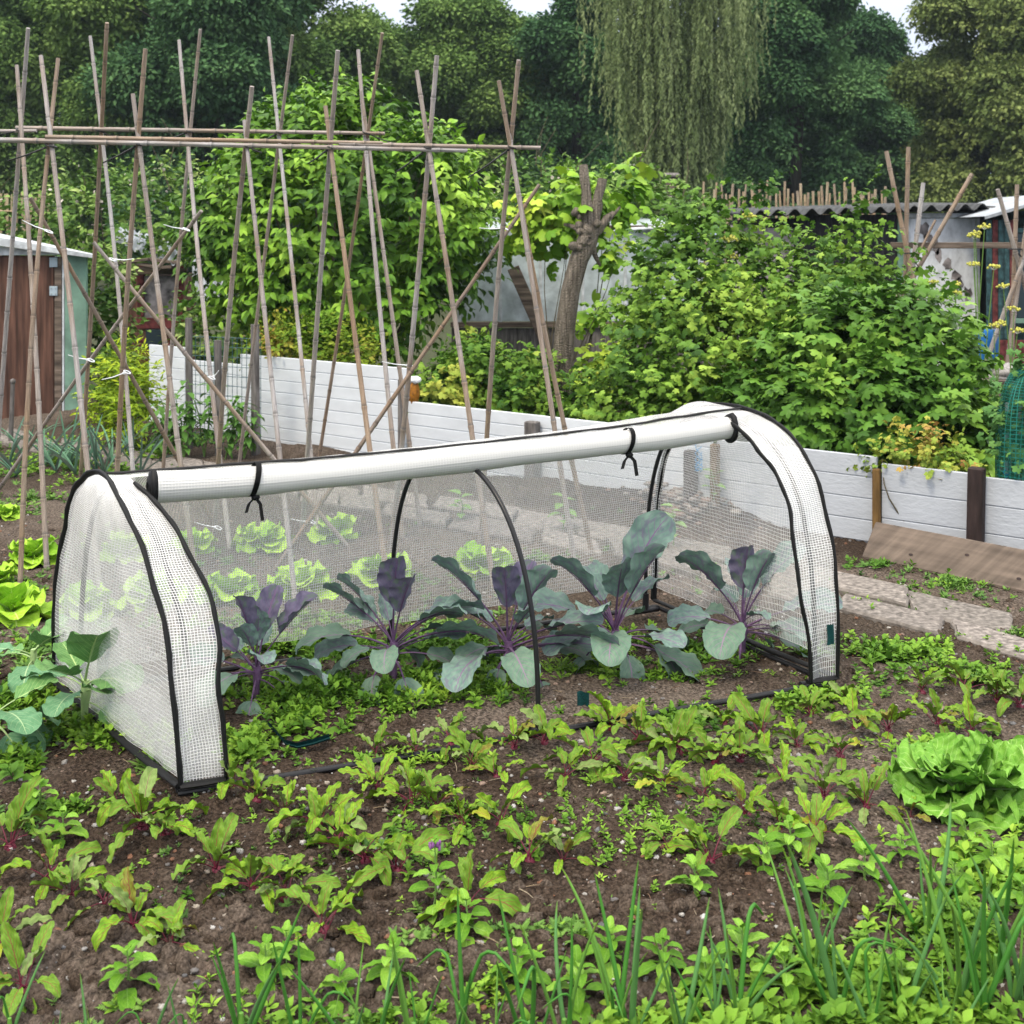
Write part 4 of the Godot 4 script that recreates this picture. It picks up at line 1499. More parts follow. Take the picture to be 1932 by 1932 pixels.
	for q in [
		[[lobe(190, 385, 13.2, 0.42), lobe(230, 440, 13.0, 0.5), lobe(130, 420, 13.4, 0.45), lobe(40, 440, 13.8, 0.5), lobe(320, 400, 12.8, 0.42), lobe(390, 440, 12.6, 0.35), lobe(330, 350, 13.0, 0.22), lobe(215, 350, 13.3, 0.2)], 205, 13.2, "bramble thicket with pale blossom above the small shed's roof", 520],
		[[lobe(1010, 375, 12.6, 0.4), lobe(1090, 400, 12.4, 0.42), lobe(960, 420, 12.4, 0.35), lobe(1180, 400, 12.6, 0.42), lobe(1250, 410, 12.6, 0.3), lobe(1060, 350, 12.9, 0.2), lobe(1180, 350, 12.9, 0.2)], 1090, 12.6, "bramble thicket with pale blossom on top of the glazed frame", 460],
		[[lobe(205, 640, 11.2, 0.2, 0.5), lobe(195, 560, 11.4, 0.22, 0.4), lobe(385, 640, 10.8, 0.25, 0.35), lobe(430, 640, 10.6, 0.3, 0.35), lobe(240, 720, 10.8, 0.25, 0.2)], 290, 11.2, "dark tangle of bramble round the weathered red shed", 430]]:
		lv = leaves_on(q[0], q[4], 7, [0.06, 0.12], pal, 0.3, 0.3, 1.5)
		base = P(q[1], 800, q[2])
		base.y = 0
		var o := shrub("bramble_thicket", q[3], "bramble", base, q[0], small_oval, lv, 60, 5, 0.009)
		var fl := Shape.new()
		for k in 5:
			var a := TAU * k / 5.0
			var c := Vector3(cos(a), 0.2, sin(a)) * 0.6
			fl.lump(c, Vector3(0.5, 0.18, 0.5), k, nz, 4, 6, Color.WHITE, 0.1)
		var trs := []
		var cs := []
		for k in 110:
			var l = q[0][rng.randi() % q[0].size()]
			var d := rand_dir()
			d.z = absf(d.z)
			trs.append(Transform3D(Basis(rand_dir(), rng.randf() * TAU) * Basis.from_scale(Vector3.ONE * rng.randf_range(0.010, 0.022)), l[0] + d * l[1] * 1.08 + rand_dir() * 0.03 - base))
			cs.append(Color(0.62, 0.56, 0.50) * rng.randf_range(0.75, 1.15))
		if q[4] != 430:
			tag(many(o, "blossom", fl.mesh(M.leaf), trs, cs), "", "", "", "stuff")
			for k in 8:
				var p: Vector3 = q[0][k % q[0].size()][0] + Vector3(rng.randf_range(-0.3, 0.3), 0.2, 0.2)
				var tw := Shape.new()
				tw.tube([p, p + Vector3(rng.randf_range(-0.1, 0.1), 0.25, 0), p + Vector3(rng.randf_range(-0.3, 0.3), 0.5, 0)], [0.006, 0.004, 0.002], 5)
				part(o, "bare_twig", tw, M.twig)

	# the cut back tree
	var d := 9.5
	var f := P(1062, 760, d)
	f.y = 0
	var o := thing("pollarded_tree", "cut back grey trunk with stubby branches and vine leaves round it", "tree", f)
	var s := Shape.new()
	var pts := [f, P(1060, 700, d), P(1066, 620, d), P(1076, 550, d), P(1092, 490, d), P(1108, 455, d), P(1116, 428, d)]
	s.tube(pts, [0.088, 0.082, 0.078, 0.074, 0.074, 0.08, 0.066], 14)
	part(o, "trunk", s, M.bark)
	for q in [[1112, 440, 1108, 390, 1100, 312, 0.052, 0.036], [1116, 440, 1125, 390, 1136, 338, 0.05, 0.035], [1120, 445, 1138, 415, 1160, 402, 0.04, 0.022], [1108, 448, 1094, 428, 1064, 424, 0.035, 0.012], [1118, 450, 1135, 430, 1170, 392, 0.028, 0.01], [1114, 455, 1122, 480, 1132, 500, 0.03, 0.012]]:
		s = Shape.new()
		var pp := []
		var rr := []
		for i in 7:
			var u := i / 6.0
			var xx := lerpf(lerpf(q[0], q[2], u), lerpf(q[2], q[4], u), u)
			var yy := lerpf(lerpf(q[1], q[3], u), lerpf(q[3], q[5], u), u)
			pp.append(P(xx, yy, d - 0.02 + 0.05 * u) + rand_dir() * 0.006)
			rr.append(lerpf(q[6], q[7], u) * rng.randf_range(0.92, 1.1))
		s.tube(pp, rr, 10)
		part(o, "branch_stub", s, M.bark)
	for k in 14:
		s = Shape.new()
		s.lump(P(1108 + rng.randfn() * 14, 440 + rng.randfn() * 16, d - 0.06), Vector3.ONE * rng.randf_range(0.02, 0.045), k, nz_fine, 5, 7, Color.WHITE, 0.6)
		part(o, "burr", s, M.bark)
	lobes = [lobe(1165, 365, 9.9, 0.14), lobe(1085, 390, 9.8, 0.18), lobe(1010, 420, 9.9, 0.16), lobe(1050, 440, 9.8, 0.14), lobe(1150, 490, 9.6, 0.08), lobe(1130, 590, 9.9, 0.07), lobe(1195, 340, 10.0, 0.1), lobe(980, 455, 9.9, 0.09), lobe(1130, 700, 9.7, 0.14)]
	pal = [Color(0.11, 0.24, 0.03), Color(0.20, 0.36, 0.05), Color(0.33, 0.46, 0.07), Color(0.50, 0.56, 0.12)]
	lv = leaves_on(lobes, 130, 5, [0.09, 0.19], pal, 0.6, 0.28, 1.4)
	base = P(1040, 760, 9.9)
	base.y = 0
	shrub("grape_vine", "yellow green vine with broad leaves climbing beside the cut trunk", "vine", base, lobes, vine, lv, 260, 7, 0.008)
	# gooseberries with orange tinged leaves, on top of the grey fence
	lobes = [lobe(1755, 858, 6.4, 0.11, 0.10), lobe(1805, 868, 6.32, 0.08, 0.08), lobe(1650, 872, 6.5, 0.06), lobe(1700, 850, 6.5, 0.08)]
	pal = [Color(0.09, 0.17, 0.03), Color(0.17, 0.25, 0.04), Color(0.28, 0.30, 0.06), Color(0.33, 0.19, 0.07)]
	lv = leaves_on(lobes, 90, 6, [0.03, 0.055], pal, 0.3, 0.16, 2.0)
	base = P(1740, 1000, 6.45)
	base.y = 0
	shrub("gooseberry_bush", "small bush with orange tinged leaves spilling over the grey boards", "bush", base, lobes, currant, lv, 150, 5, 0.006)
	# bushes inside the net
	lobes = [[P(1955, 800, 6.2), Vector3(0.16, 0.3, 0.16)]]
	lv = leaves_on(lobes, 120, 7, [0.04, 0.08], [Color(0.04, 0.10, 0.03), Color(0.08, 0.18, 0.05), Color(0.14, 0.26, 0.07)], 0.3, 0.18, 2.0)
	base = P(1955, 1000, 6.2)
	base.y = 0
	shrub("netted_bush", "dark green bush growing under the teal crop netting", "bush", base, lobes, currant, lv, 60, 4, 0.006)
	# yellow flowering dill among the right hand canes
	for q in [[1790, 900, 560, "tall yellow flowered dill in front of the white shed door"], [1850, 900, 470, "tallest yellow flowered dill beside the right hand canes"], [1900, 900, 560, "yellow flowered dill near the blue barrel"], [1390, 900, 440, "yellow flower heads rising out of the currant bush"]]:
		var dd := 8.9 if q[0] > 1500 else 8.6
		var ft := P(q[0], q[1], dd)
		ft.y = 0
		var dl := thing("dill_plant", q[3], "plant", ft, "yellow flowered dill")
		for k in 5:
			var tip := P(q[0] + rng.randf_range(-32, 32), q[2] + rng.randf_range(-50, 70), dd)
			s = Shape.new()
			s.tube([ft, ft.lerp(tip, 0.5) + Vector3(rng.randf_range(-0.05, 0.05), 0, 0), tip], [0.006, 0.005, 0.003], 5)
			part(dl, "stem", s, M.green_stem)
			s = Shape.new()
			for j in 14:
				var aa := j * 2.4
				var rr := 0.045 * sqrt(j / 14.0)
				var e := tip + Vector3(cos(aa) * rr, 0.02 - rr * 0.3, sin(aa) * rr)
				s.tube([tip - Vector3(0, 0.015, 0), e], [0.001], 3)
				s.lump(e + Vector3(0, rng.randf_range(-0.012, 0.012), 0), Vector3(0.011, 0.010, 0.011), j, nz, 3, 5, Color(0.56, 0.55, 0.12), 0.2)
			part(dl, "flower_head", s, M.leaf)

# ---------------------------------------------------------------- canes
func cane(a: Vector3, b: Vector3, r: float, tone: Color, seedy: int) -> Shape:
	var s := Shape.new()
	var rr := RandomNumberGenerator.new()
	rr.seed = seedy
	var l := a.distance_to(b)
	var pts := []
	var rad := []
	var cols := []
	var bow := Vector3(rr.randfn(), 0, rr.randfn()) * 0.004 * l
	var u := 0.0
	var gap := rr.randf_range(0.14, 0.26)
	var next := rr.randf_range(0.05, 0.2)
	var add := func(w: float, k: float, c: Color) -> void:
		pts.append(a.lerp(b, w / l) + bow * sin(PI * w / l))
		rad.append(r * k * lerpf(1.08, 0.86, w / l))
		cols.append(c)
	var warm := tone.lerp(Color(0.42, 0.25, 0.12), 0.55)
	add.call(0.0, 1.0, tone * 0.8)
	while next < l - 0.03:
		var t2 := tone.lerp(warm, clampf(rr.randfn() * 0.5 + 0.3, 0, 1)) * rr.randf_range(0.85, 1.12)
		add.call(next - 0.02, 0.96, t2)
		add.call(next - 0.006, 1.10, t2 * 0.85)
		add.call(next, 1.16, t2 * 1.1)
		add.call(next + 0.004, 1.0, tone * 0.42)
		add.call(next + 0.02, 0.97, t2)
		next += gap * rr.randf_range(0.85, 1.2)
	add.call(l, 0.95, tone * 0.9)
	s.tube(pts, rad, 9, cols)
	return s

const TONES := [Color(0.62, 0.575, 0.56), Color(0.57, 0.50, 0.455), Color(0.53, 0.41, 0.32), Color(0.70, 0.67, 0.665), Color(0.36, 0.285, 0.24)]

func tie(s: Shape, at: Vector3, ax: Vector3, r: float, tail: Vector3, w := 0.0035) -> void:
	var u := ax.cross(Vector3.UP if absf(ax.y) < 0.8 else Vector3.RIGHT).normalized()
	var v := ax.cross(u).normalized()
	var pts := []
	for k in 15:
		var a := TAU * k / 14.0
		pts.append(at + (u * cos(a) + v * sin(a)) * r)
	s.tube(pts, [w], 5)
	s.box(at + tail.normalized() * r, Vector3(0.012, 0.01, 0.012), Basis.IDENTITY, 0.001)
	var e := at + tail.normalized() * r
	s.tube([e, e + tail * 0.5 + Vector3(0, -0.004, 0), e + tail], [w, w * 0.9, w * 0.6], 5)

func bean_frame() -> void:
	var o := thing("bean_cane_frame", "tall frame of crossed bamboo canes tied with black and white ties", "trellis", G(500, 1090))
	var ties := Shape.new()
	# base x, base y, tie x, tie y, top y, ridge distance
	var front := 5.9
	var back := 7.2
	var list := [
		[192, 1150, 96, 278, 105, front, 0], [39, 1115, 98, 278, 110, front, 2], [372, 1110, 263, 273, 177, front, 1], [215, 1040, 263, 273, 92, front, 2],
		[558, 1140, 466, 276, 227, front, 0], [405, 1010, 466, 276, 163, front, 1], [735, 1130, 624, 278, 200, front, 2], [570, 1010, 624, 278, 95, front, 0],
		[932, 1110, 808, 280, 133, front, 1], [737, 1040, 808, 280, 105, front, 0], [1117, 1045, 966, 278, 152, front, 2], [907, 1030, 966, 278, 113, front, 1], [1088, 1090, 964, 276, 252, front, 3],
		[88, 1075, 39, 247, 123, 6.5, 1], [-12, 940, 39, 247, 53, 6.9, 0], [258, 1000, 187, 247, 68, back, 3], [152, 900, 190, 247, 43, back, 2],
		[434, 1035, 355, 248, 76, back, 0], [305, 935, 362, 248, 55, back, 1], [602, 1015, 525, 250, 70, back, 3], [446, 915, 529, 250, 66, back, 1],
		[760, 1010, 690, 250, 94, back, 0], [595, 905, 693, 250, 62, back, 2], [793, 990, 692, 252, 172, back, 1]]
	var k := 0
	for q in list:
		var b := G(q[0], q[1])
		b.y = gh(b.x, b.z)
		var t := P(q[2], q[3], q[5] + (0.012 if k % 2 else -0.012))
		var hi := 1.6
		var lo := 1.0
		for i in 30:
			var m := (hi + lo) / 2.0
			if seen(b + (t - b) * m).y > q[4]:
				lo = m
			else:
				hi = m
		var c := cane(b - (t - b).normalized() * 0.08, b + (t - b) * lo, rng.randf_range(0.0112, 0.0136), TONES[q[6]], 100 + k)
		part(o, "cane", c, M.cane)
		k += 1
	# braces
	for q in [[57, 373, 6.05, 410, 1000, 4], [380, 398, 6.25, -10, 935, 1], [176, 457, 6.1, 655, 1030, 1], [1018, 348, 6.2, 517, 1078, 4]]:
		var b := G(q[3], q[4])
		part(o, "brace_cane", cane(b, P(q[0], q[1], q[2]), 0.0115, TONES[q[5]], 300 + q[0]), M.cane)
	# ridge canes
	for q in [[-60, 263, 882, 284, front - 0.022, 3, 0.0125], [86, 258.5, 722, 270, front - 0.026, 2, 0.0105], [640, 272, 1020, 279, front - 0.024, 1, 0.011], [-60, 248, 69, 247, 6.88, 0, 0.011], [30, 241.5, 726, 252, back - 0.02, 1, 0.0125]]:
		part(o, "ridge_cane", cane(P(q[0], q[1], q[4]), P(q[2], q[3], q[4]), q[6], TONES[q[5]], 400 + q[1]), M.cane)
	for q in [[96, 275, front, -0.12, -0.05], [263, 272, front, -0.10, -0.06], [466, 276, front, 0.05, -0.02], [624, 278, front, -0.06, -0.05], [808, 279, front, -0.10, -0.08], [966, 278, front, -0.14, -0.10], [39, 246, 6.9, -0.08, -0.02], [187, 246, back, 0.14, -0.06], [358, 248, back, -0.12, -0.05], [527, 250, back, -0.14, -0.08], [692, 251, back, 0.10, -0.04]]:
		var s := Shape.new()
		tie(s, P(q[0], q[1], q[2] - 0.012), Vector3(0.3, 1, 0.1).normalized(), 0.025, Vector3(q[3], q[4], 0.04) * 1.35, 0.0048)
		part(o, "black_tie", s, M.black_tie)
	for q in [[93, 437, 5.75, -0.10, 0.045], [213, 490, 5.85, 0.09, 0.004], [352, 433, 6.0, -0.09, 0.02], [240, 702, 6.0, -0.10, -0.03], [172, 680, 6.1, -0.09, 0.025], [400, 713, 6.3, 0.03, 0.03], [953, 431, 6.05, -0.11, 0.002], [775, 690, 6.3, -0.13, 0.02], [412, 996, 6.2, -0.1, 0.03], [590, 985, 6.4, -0.1, 0.02]]:
		var s := Shape.new()
		tie(s, P(q[0], q[1], q[2]), Vector3(0.5, 1, 0.1).normalized(), 0.0165, Vector3(q[3], q[4], 0.02), 0.0030)
		part(o, "white_tie", s, M.white_tie)

func far_canes() -> void:
	# a row of pale cane ends above the dark shed's roof
	var n := 0
	for k in 44:
		var x := 1330 + k * 7.9 + rng.randf_range(-2.5, 2.5)
		var y := 346 + rng.randf_range(-6, 24)
		var d := 16.8 + rng.randf_range(-0.3, 0.3)
		var t := P(x, y, d)
		var b := t + Vector3(rng.randf_range(-0.16, 0.16), -t.y, rng.randf_range(-0.1, 0.1))
		var s := cane(b, t, rng.randf_range(0.014, 0.022), [Color(0.72, 0.56, 0.36), Color(0.62, 0.50, 0.36), Color(0.78, 0.64, 0.44)][k % 3], 700 + k)
		single("pale_cane", s, M.cane, "pale cane end above the dark shed's wavy roof, %s from the left" % ordinal(k + 1), "cane", "pale canes stacked upright behind the dark shed")
	for k in 15:
		var x := 2 + k * 6.4 + rng.randf_range(-2, 2)
		var t := P(x, 358 + rng.randf_range(0, 18), 15.5)
		var b := t + Vector3(rng.randf_range(-0.1, 0.1), -t.y, 0)
		single("pale_cane", cane(b, t, 0.017, Color(0.78, 0.64, 0.40), 760 + k), M.cane, "pale yellow cane above the small shed's roof, %s from the left" % ordinal(k + 1), "cane", "pale cane fence behind the small shed")
	var s := cane(P(-20, 398, 15.4), P(105, 402, 15.4), 0.015, Color(0.58, 0.46, 0.28), 790)
	single("pale_cane", s, M.cane, "level pale cane tied across the cane fence above the shed", "cane")
	# wigwam on the right
	var o := thing("cane_wigwam", "grey poles crossed in a wigwam before the white shed door", "trellis", Vector3(P(1715, 700, 10).x, 0, -10))
	for q in [[1672, 285, 1745, 640], [1714, 277, 1712, 640], [1742, 345, 1706, 640], [1834, 328, 1682, 600], [1765, 415, 1690, 560], [1700, 545, 1682, 640], [1733, 545, 1750, 640]]:
		var a := P(q[0], q[1], 9.9 + rng.randf_range(-0.1, 0.1))
		var b := P(q[2], q[3], 9.9 + rng.randf_range(-0.1, 0.1))
		b = a + (b - a) * (a.y / maxf(0.3, a.y - b.y))
		part(o, "pole", cane(b, a, 0.021 if q[0] != 1765 else 0.012, TONES[(int(q[0]) % 3) + 1], int(q[0])), M.cane)
	s = Shape.new()
	tie(s, P(1713, 478, 9.85), Vector3.UP, 0.05, Vector3(0.1, -0.12, 0), 0.005)
	part(o, "tie", s, M.black_tie)
	o = thing("cane_wigwam", "crossed poles at the right edge beside the peeling shed", "trellis", Vector3(P(1905, 700, 9.4).x, 0, -9.4))
	for q in [[1882, 357, 1960, 640], [1919, 348, 1910, 700], [1945, 370, 1900, 700], [1950, 440, 1860, 690]]:
		var a := P(q[0], q[1], 9.4 + rng.randf_range(-0.08, 0.08))
		var b := P(q[2], q[3], 9.4 + rng.randf_range(-0.08, 0.08))
		b = a + (b - a) * (a.y / maxf(0.3, a.y - b.y))
		part(o, "pole", cane(b, a, 0.019, TONES[(int(q[0]) % 3)], int(q[0])), M.cane)
	s = Shape.new()
	tie(s, P(1915, 470, 9.35), Vector3.UP, 0.05, Vector3(0.1, -0.12, 0), 0.005)
	part(o, "tie", s, M.black_tie)

# ---------------------------------------------------------------- lettuces, leeks and seedlings beyond the tunnel
func lettuce(label: String, at: Vector3, size: float, n: int, meshes: Array, group: String, called := "lettuce", mats := []) -> void:
	var o := thing(called, label, "lettuce", at, group)
	for k in n:
		var u := float(k) / n
		var az := k * 2.39996 + rng.randfn() * 0.2
		var el := lerpf(0.12, 1.25, pow(u, 1.15)) + rng.randfn() * 0.12
		put(o, "leaf", meshes[rng.randi() % meshes.size()], leaf_at(az, el, size * lerpf(1.05, 0.72, u) * rng.randf_range(0.88, 1.1), Vector3(0, 0.01 + 0.02 * u, 0), rng.randfn() * 0.2), mats[k % mats.size()] if mats.size() else null)

func far_bed() -> void:
	var lt := leaf_tex(Color(0.22, 0.40, 0.04), Color(0.33, 0.52, 0.07), Color(0.50, 0.64, 0.20), 7, 0.10, 0.06, 71)
	var lm := leafy(Color.WHITE, 0.42, 0.4, lt)
	lm.vertex_color_use_as_albedo = false
	var lm2 := leafy(Color(0.86, 0.93, 0.8), 0.42, 0.6, lt)
	lm2.vertex_color_use_as_albedo = false
	var ms := []
	for k in 6:
		ms.append(leaf_mesh({"len": 0.15, "width": 0.155, "peak": 0.68, "k": 0.75, "stalk": 0.012, "stalk_r": 0.005, "bend": 0.9 if k % 2 else 0.3, "ruffle": 0.085, "waves": 3.2, "fold": 0.25, "cup": -0.25, "puff": 0.012, "cols": 11, "rows": 12}, 900 + k, lm if k % 3 else lm2, M.pale_stalk))
	var places := [[22, 1172, 1.15, "bright green lettuce cut off by the left edge, nearest the tunnel"], [66, 1062, 1.0, "bright green lettuce behind the two crossed canes at far left"], [-8, 1105, 0.8, "lettuce peeping in at the left edge between two others"], [12, 978, 0.6, "small lettuce at the left edge behind the canes"],
		[235, 1052, 1.0, "lettuce seen through the tunnel's left end, farther of two"], [165, 1158, 1.05, "lettuce seen through the tunnel's left end, nearer and left"], [290, 1135, 1.05, "lettuce behind the tunnel's left end, nearer and right"], [365, 1040, 0.85, "small lettuce behind the tunnel's left front strip"],
		[493, 1030, 1.1, "large pale lettuce in the back row under the roll's left half"], [632, 1012, 1.0, "pale lettuce in the back row left of the middle hoop"], [432, 1130, 1.0, "pale lettuce in the nearer row, first inside the opening"], [567, 1118, 1.15, "wide pale lettuce in the nearer row, second from the opening's left"],
		[722, 1096, 1.15, "pale lettuce showing beside the middle hoop's back leg"], [910, 1080, 1.1, "pale lettuce framed by the middle hoop"]]
	for q in places:
		lettuce(q[3], on_ground(G(q[0], q[1])), q[2] * 0.92, 17, ms, "pale lettuces in the bed behind the tunnel")
	# leeks
	var lkm := [mat(srgb(0.055, 0.15, 0.09), 0.5), mat(srgb(0.09, 0.21, 0.12), 0.5), mat(srgb(0.05, 0.12, 0.085), 0.5)]
	for m in lkm:
		m.backlight_enabled = true
		m.backlight = Color(0.3, 0.3, 0.3)
	var leek := []
	for k in 5:
		leek.append(leaf_mesh({"len": 0.40, "width": 0.028, "peak": 0.15, "k": 0.5, "bend": 0.1 + 0.22 * k, "fold": 0.9, "ruffle": 0.0, "rows": 9, "cols": 3, "rib": false}, 950 + k, lkm[k % 3], lkm[0]))
	var n := 0
	for q in [[18, 880], [30, 900], [45, 868], [85, 880], [105, 892], [118, 872], [130, 880], [142, 896], [165, 884], [182, 892], [198, 896], [212, 880], [250, 884], [265, 900]]:
		var o := thing("leek", "blue green leek with upright strap leaves, %s from the left in the leek rows" % ordinal(n + 1), "leek", on_ground(G(q[0], q[1])), "leeks in front of the small shed")
		for k in 6:
			put(o, "leaf", leek[rng.randi() % 5], leaf_at(rng.randf() * TAU, rng.randf_range(1.0, 1.5), rng.randf_range(0.8, 1.15)))
		n += 1
	# bean seedlings along the fence and tomato plants at the wire
	var bl := plain_leaf(0.75, 0.6, 0.2).mesh(leafy(srgb(0.17, 0.32, 0.07), 0.5, 0.5))
	for q in [[870, 985, 0.16, "bean seedling at the fence behind the tunnel's middle, left one"], [1062, 1005, 0.2, "bean seedling at the fence right of the grey post"], [1270, 1040, 0.22, "leafy bean seedling near the right back hoop"], [1345, 985, 0.2, "small climbing seedling in front of the ochre post"]]:
		var o := thing("bean_seedling", q[3], "seedling", on_ground(G(q[0], q[1])), "bean seedlings along the board fence")
		var s := Shape.new()
		s.tube([Vector3.ZERO, Vector3(0.01, q[2] * 0.6, 0), Vector3(-0.01, q[2], 0)], [0.004, 0.003, 0.002], 5)
		part(o, "stem", s, M.green_stem, true)
		for k in 8:
			put(o, "leaf", bl, leaf_at(k * 2.4, rng.randf_range(-0.1, 0.5), rng.randf_range(0.06, 0.1), Vector3(0, q[2] * (0.35 + 0.65 * k / 7.0), 0)))
	var tm := plain_leaf(0.42, 0.9, 0.2).mesh(leafy(srgb(0.09, 0.20, 0.04), 0.55, 0.5))
	var w := ["first", "second", "third", "fourth", "fifth", "sixth"]
	n = 0
	for q in [[305, 870, 0.42], [345, 872, 0.5], [385, 868, 0.55], [425, 872, 0.5], [460, 872, 0.42], [330, 862, 0.4]]:
		var o := thing("tomato_plant", "feathery green tomato plant at the wire fence, %s of the row" % w[n], "plant", on_ground(G(q[0], q[1])), "tomato plants at the wire fence")
		n += 1
		for j in 3:
			var s := Shape.new()
			var tip := Vector3(rng.randf_range(-0.12, 0.12), q[2] * rng.randf_range(0.7, 1.1), rng.randf_range(-0.05, 0.1))
			s.tube([Vector3.ZERO, tip * 0.5 + Vector3(0.02, 0.03, 0), tip], [0.006, 0.005, 0.002], 5)
			part(o, "stem", s, M.green_stem, true)
			for k in 22:
				var u := 0.25 + 0.75 * k / 21.0
				put(o, "leaf", tm, leaf_at(k * 2.4 + j, rng.randf_range(-0.5, 0.4), rng.randf_range(0.07, 0.13), tip * u + rand_dir() * 0.03))

# ---------------------------------------------------------------- the tunnel
var FL := Vector3()
var FR := Vector3()
var BL := Vector3()
var BR := Vector3()

func tun(s: float, phi: float, out := 0.0) -> Vector3:
	var f := FL.lerp(FR, s)
	var b := BL.lerp(BR, s)
	var m := (f + b) / 2.0
	var hw := (f - b) / 2.0
	var e := lerpf(1.02, 0.70, s)
	var c := cos(phi)
	var n := sin(phi)
	var h := lerpf(0.782, 0.862, s)
	var sag := 0.032 * sin(s * PI) * n * n
	var p := m + hw * (signf(c) * pow(absf(c), e)) + Vector3(0, h * pow(maxf(n, 0.0), e) - sag, 0)
	p.x -= 0.04 * (1.0 - s) * n * n
	if out != 0.0:
		p += (hw.normalized() * c + Vector3.UP * n) * out
	return p

func crinkle(p: Vector3, k := 1.0) -> Vector3:
	return Vector3(nz.get_noise_3d(p.x * 60.0, p.y * 40.0, p.z * 60.0), 0.4 * nz.get_noise_3d(p.x * 50.0 + 80.0, p.y * 50.0, p.z * 50.0), nz.get_noise_3d(p.x * 60.0, p.y * 40.0 + 90.0, p.z * 60.0)) * 0.019 * k

# a film with its woven threads over the part u0..u1, v0..v1 of a surface
func netting(o: Node3D, called: String, pos: Callable, nu: int, nv: int, su: int, sv: int, film: Material, w := 0.00082) -> MeshInstance3D:
	var s := Shape.new()
	s.sheet(su + 1, sv + 1, func(i, j): return pos.call(i, j))
	var main := part(o, called, s, film)
	var th := Shape.new()
	for k in nu + 1:
		var u := float(k) / nu
		var pts := []
		var acr := []
		for i in sv + 1:
			var q: Vector3 = pos.call(u, float(i) / sv)
			var q2: Vector3 = pos.call(u + (0.002 if u < 0.5 else -0.002), float(i) / sv)
			pts.append(q)
			acr.append((q2 - q).normalized() * w)
		th.ribbon(pts, acr)
	for k in nv + 1:
		var v := float(k) / nv
		var pts := []
		var acr := []
		for i in su + 1:
			var q: Vector3 = pos.call(float(i) / su, v)
			var q2: Vector3 = pos.call(float(i) / su, v + (0.002 if v < 0.5 else -0.002))
			pts.append(q)
			acr.append((q2 - q).normalized() * w)
		th.ribbon(pts, acr)
	var t := part(main, "threads", th, M.thread)
	tag(t, "", "", "", "stuff")
	return main

func left_strip(v: float) -> float:
	return 0.052 + 0.004 * sin(v * 6.0) - 0.022 * smoothstep(0.6, 1.0, v)

func right_strip(v: float) -> float:
	return 0.050 + 0.014 * sin(v * 4.5) + 0.026 * smoothstep(0.5, 0.8, v)

func band(o: Node3D, called: String, pts: Array, r: float, m: Material, flat := 0.55) -> void:
	var s := Shape.new()
	var rad := []
	for k in pts.size():
		rad.append(r * (1.0 + 0.12 * sin(k * 1.9)))
	s.tube(pts, rad, 8, [], flat)
	part(o, called, s, m)

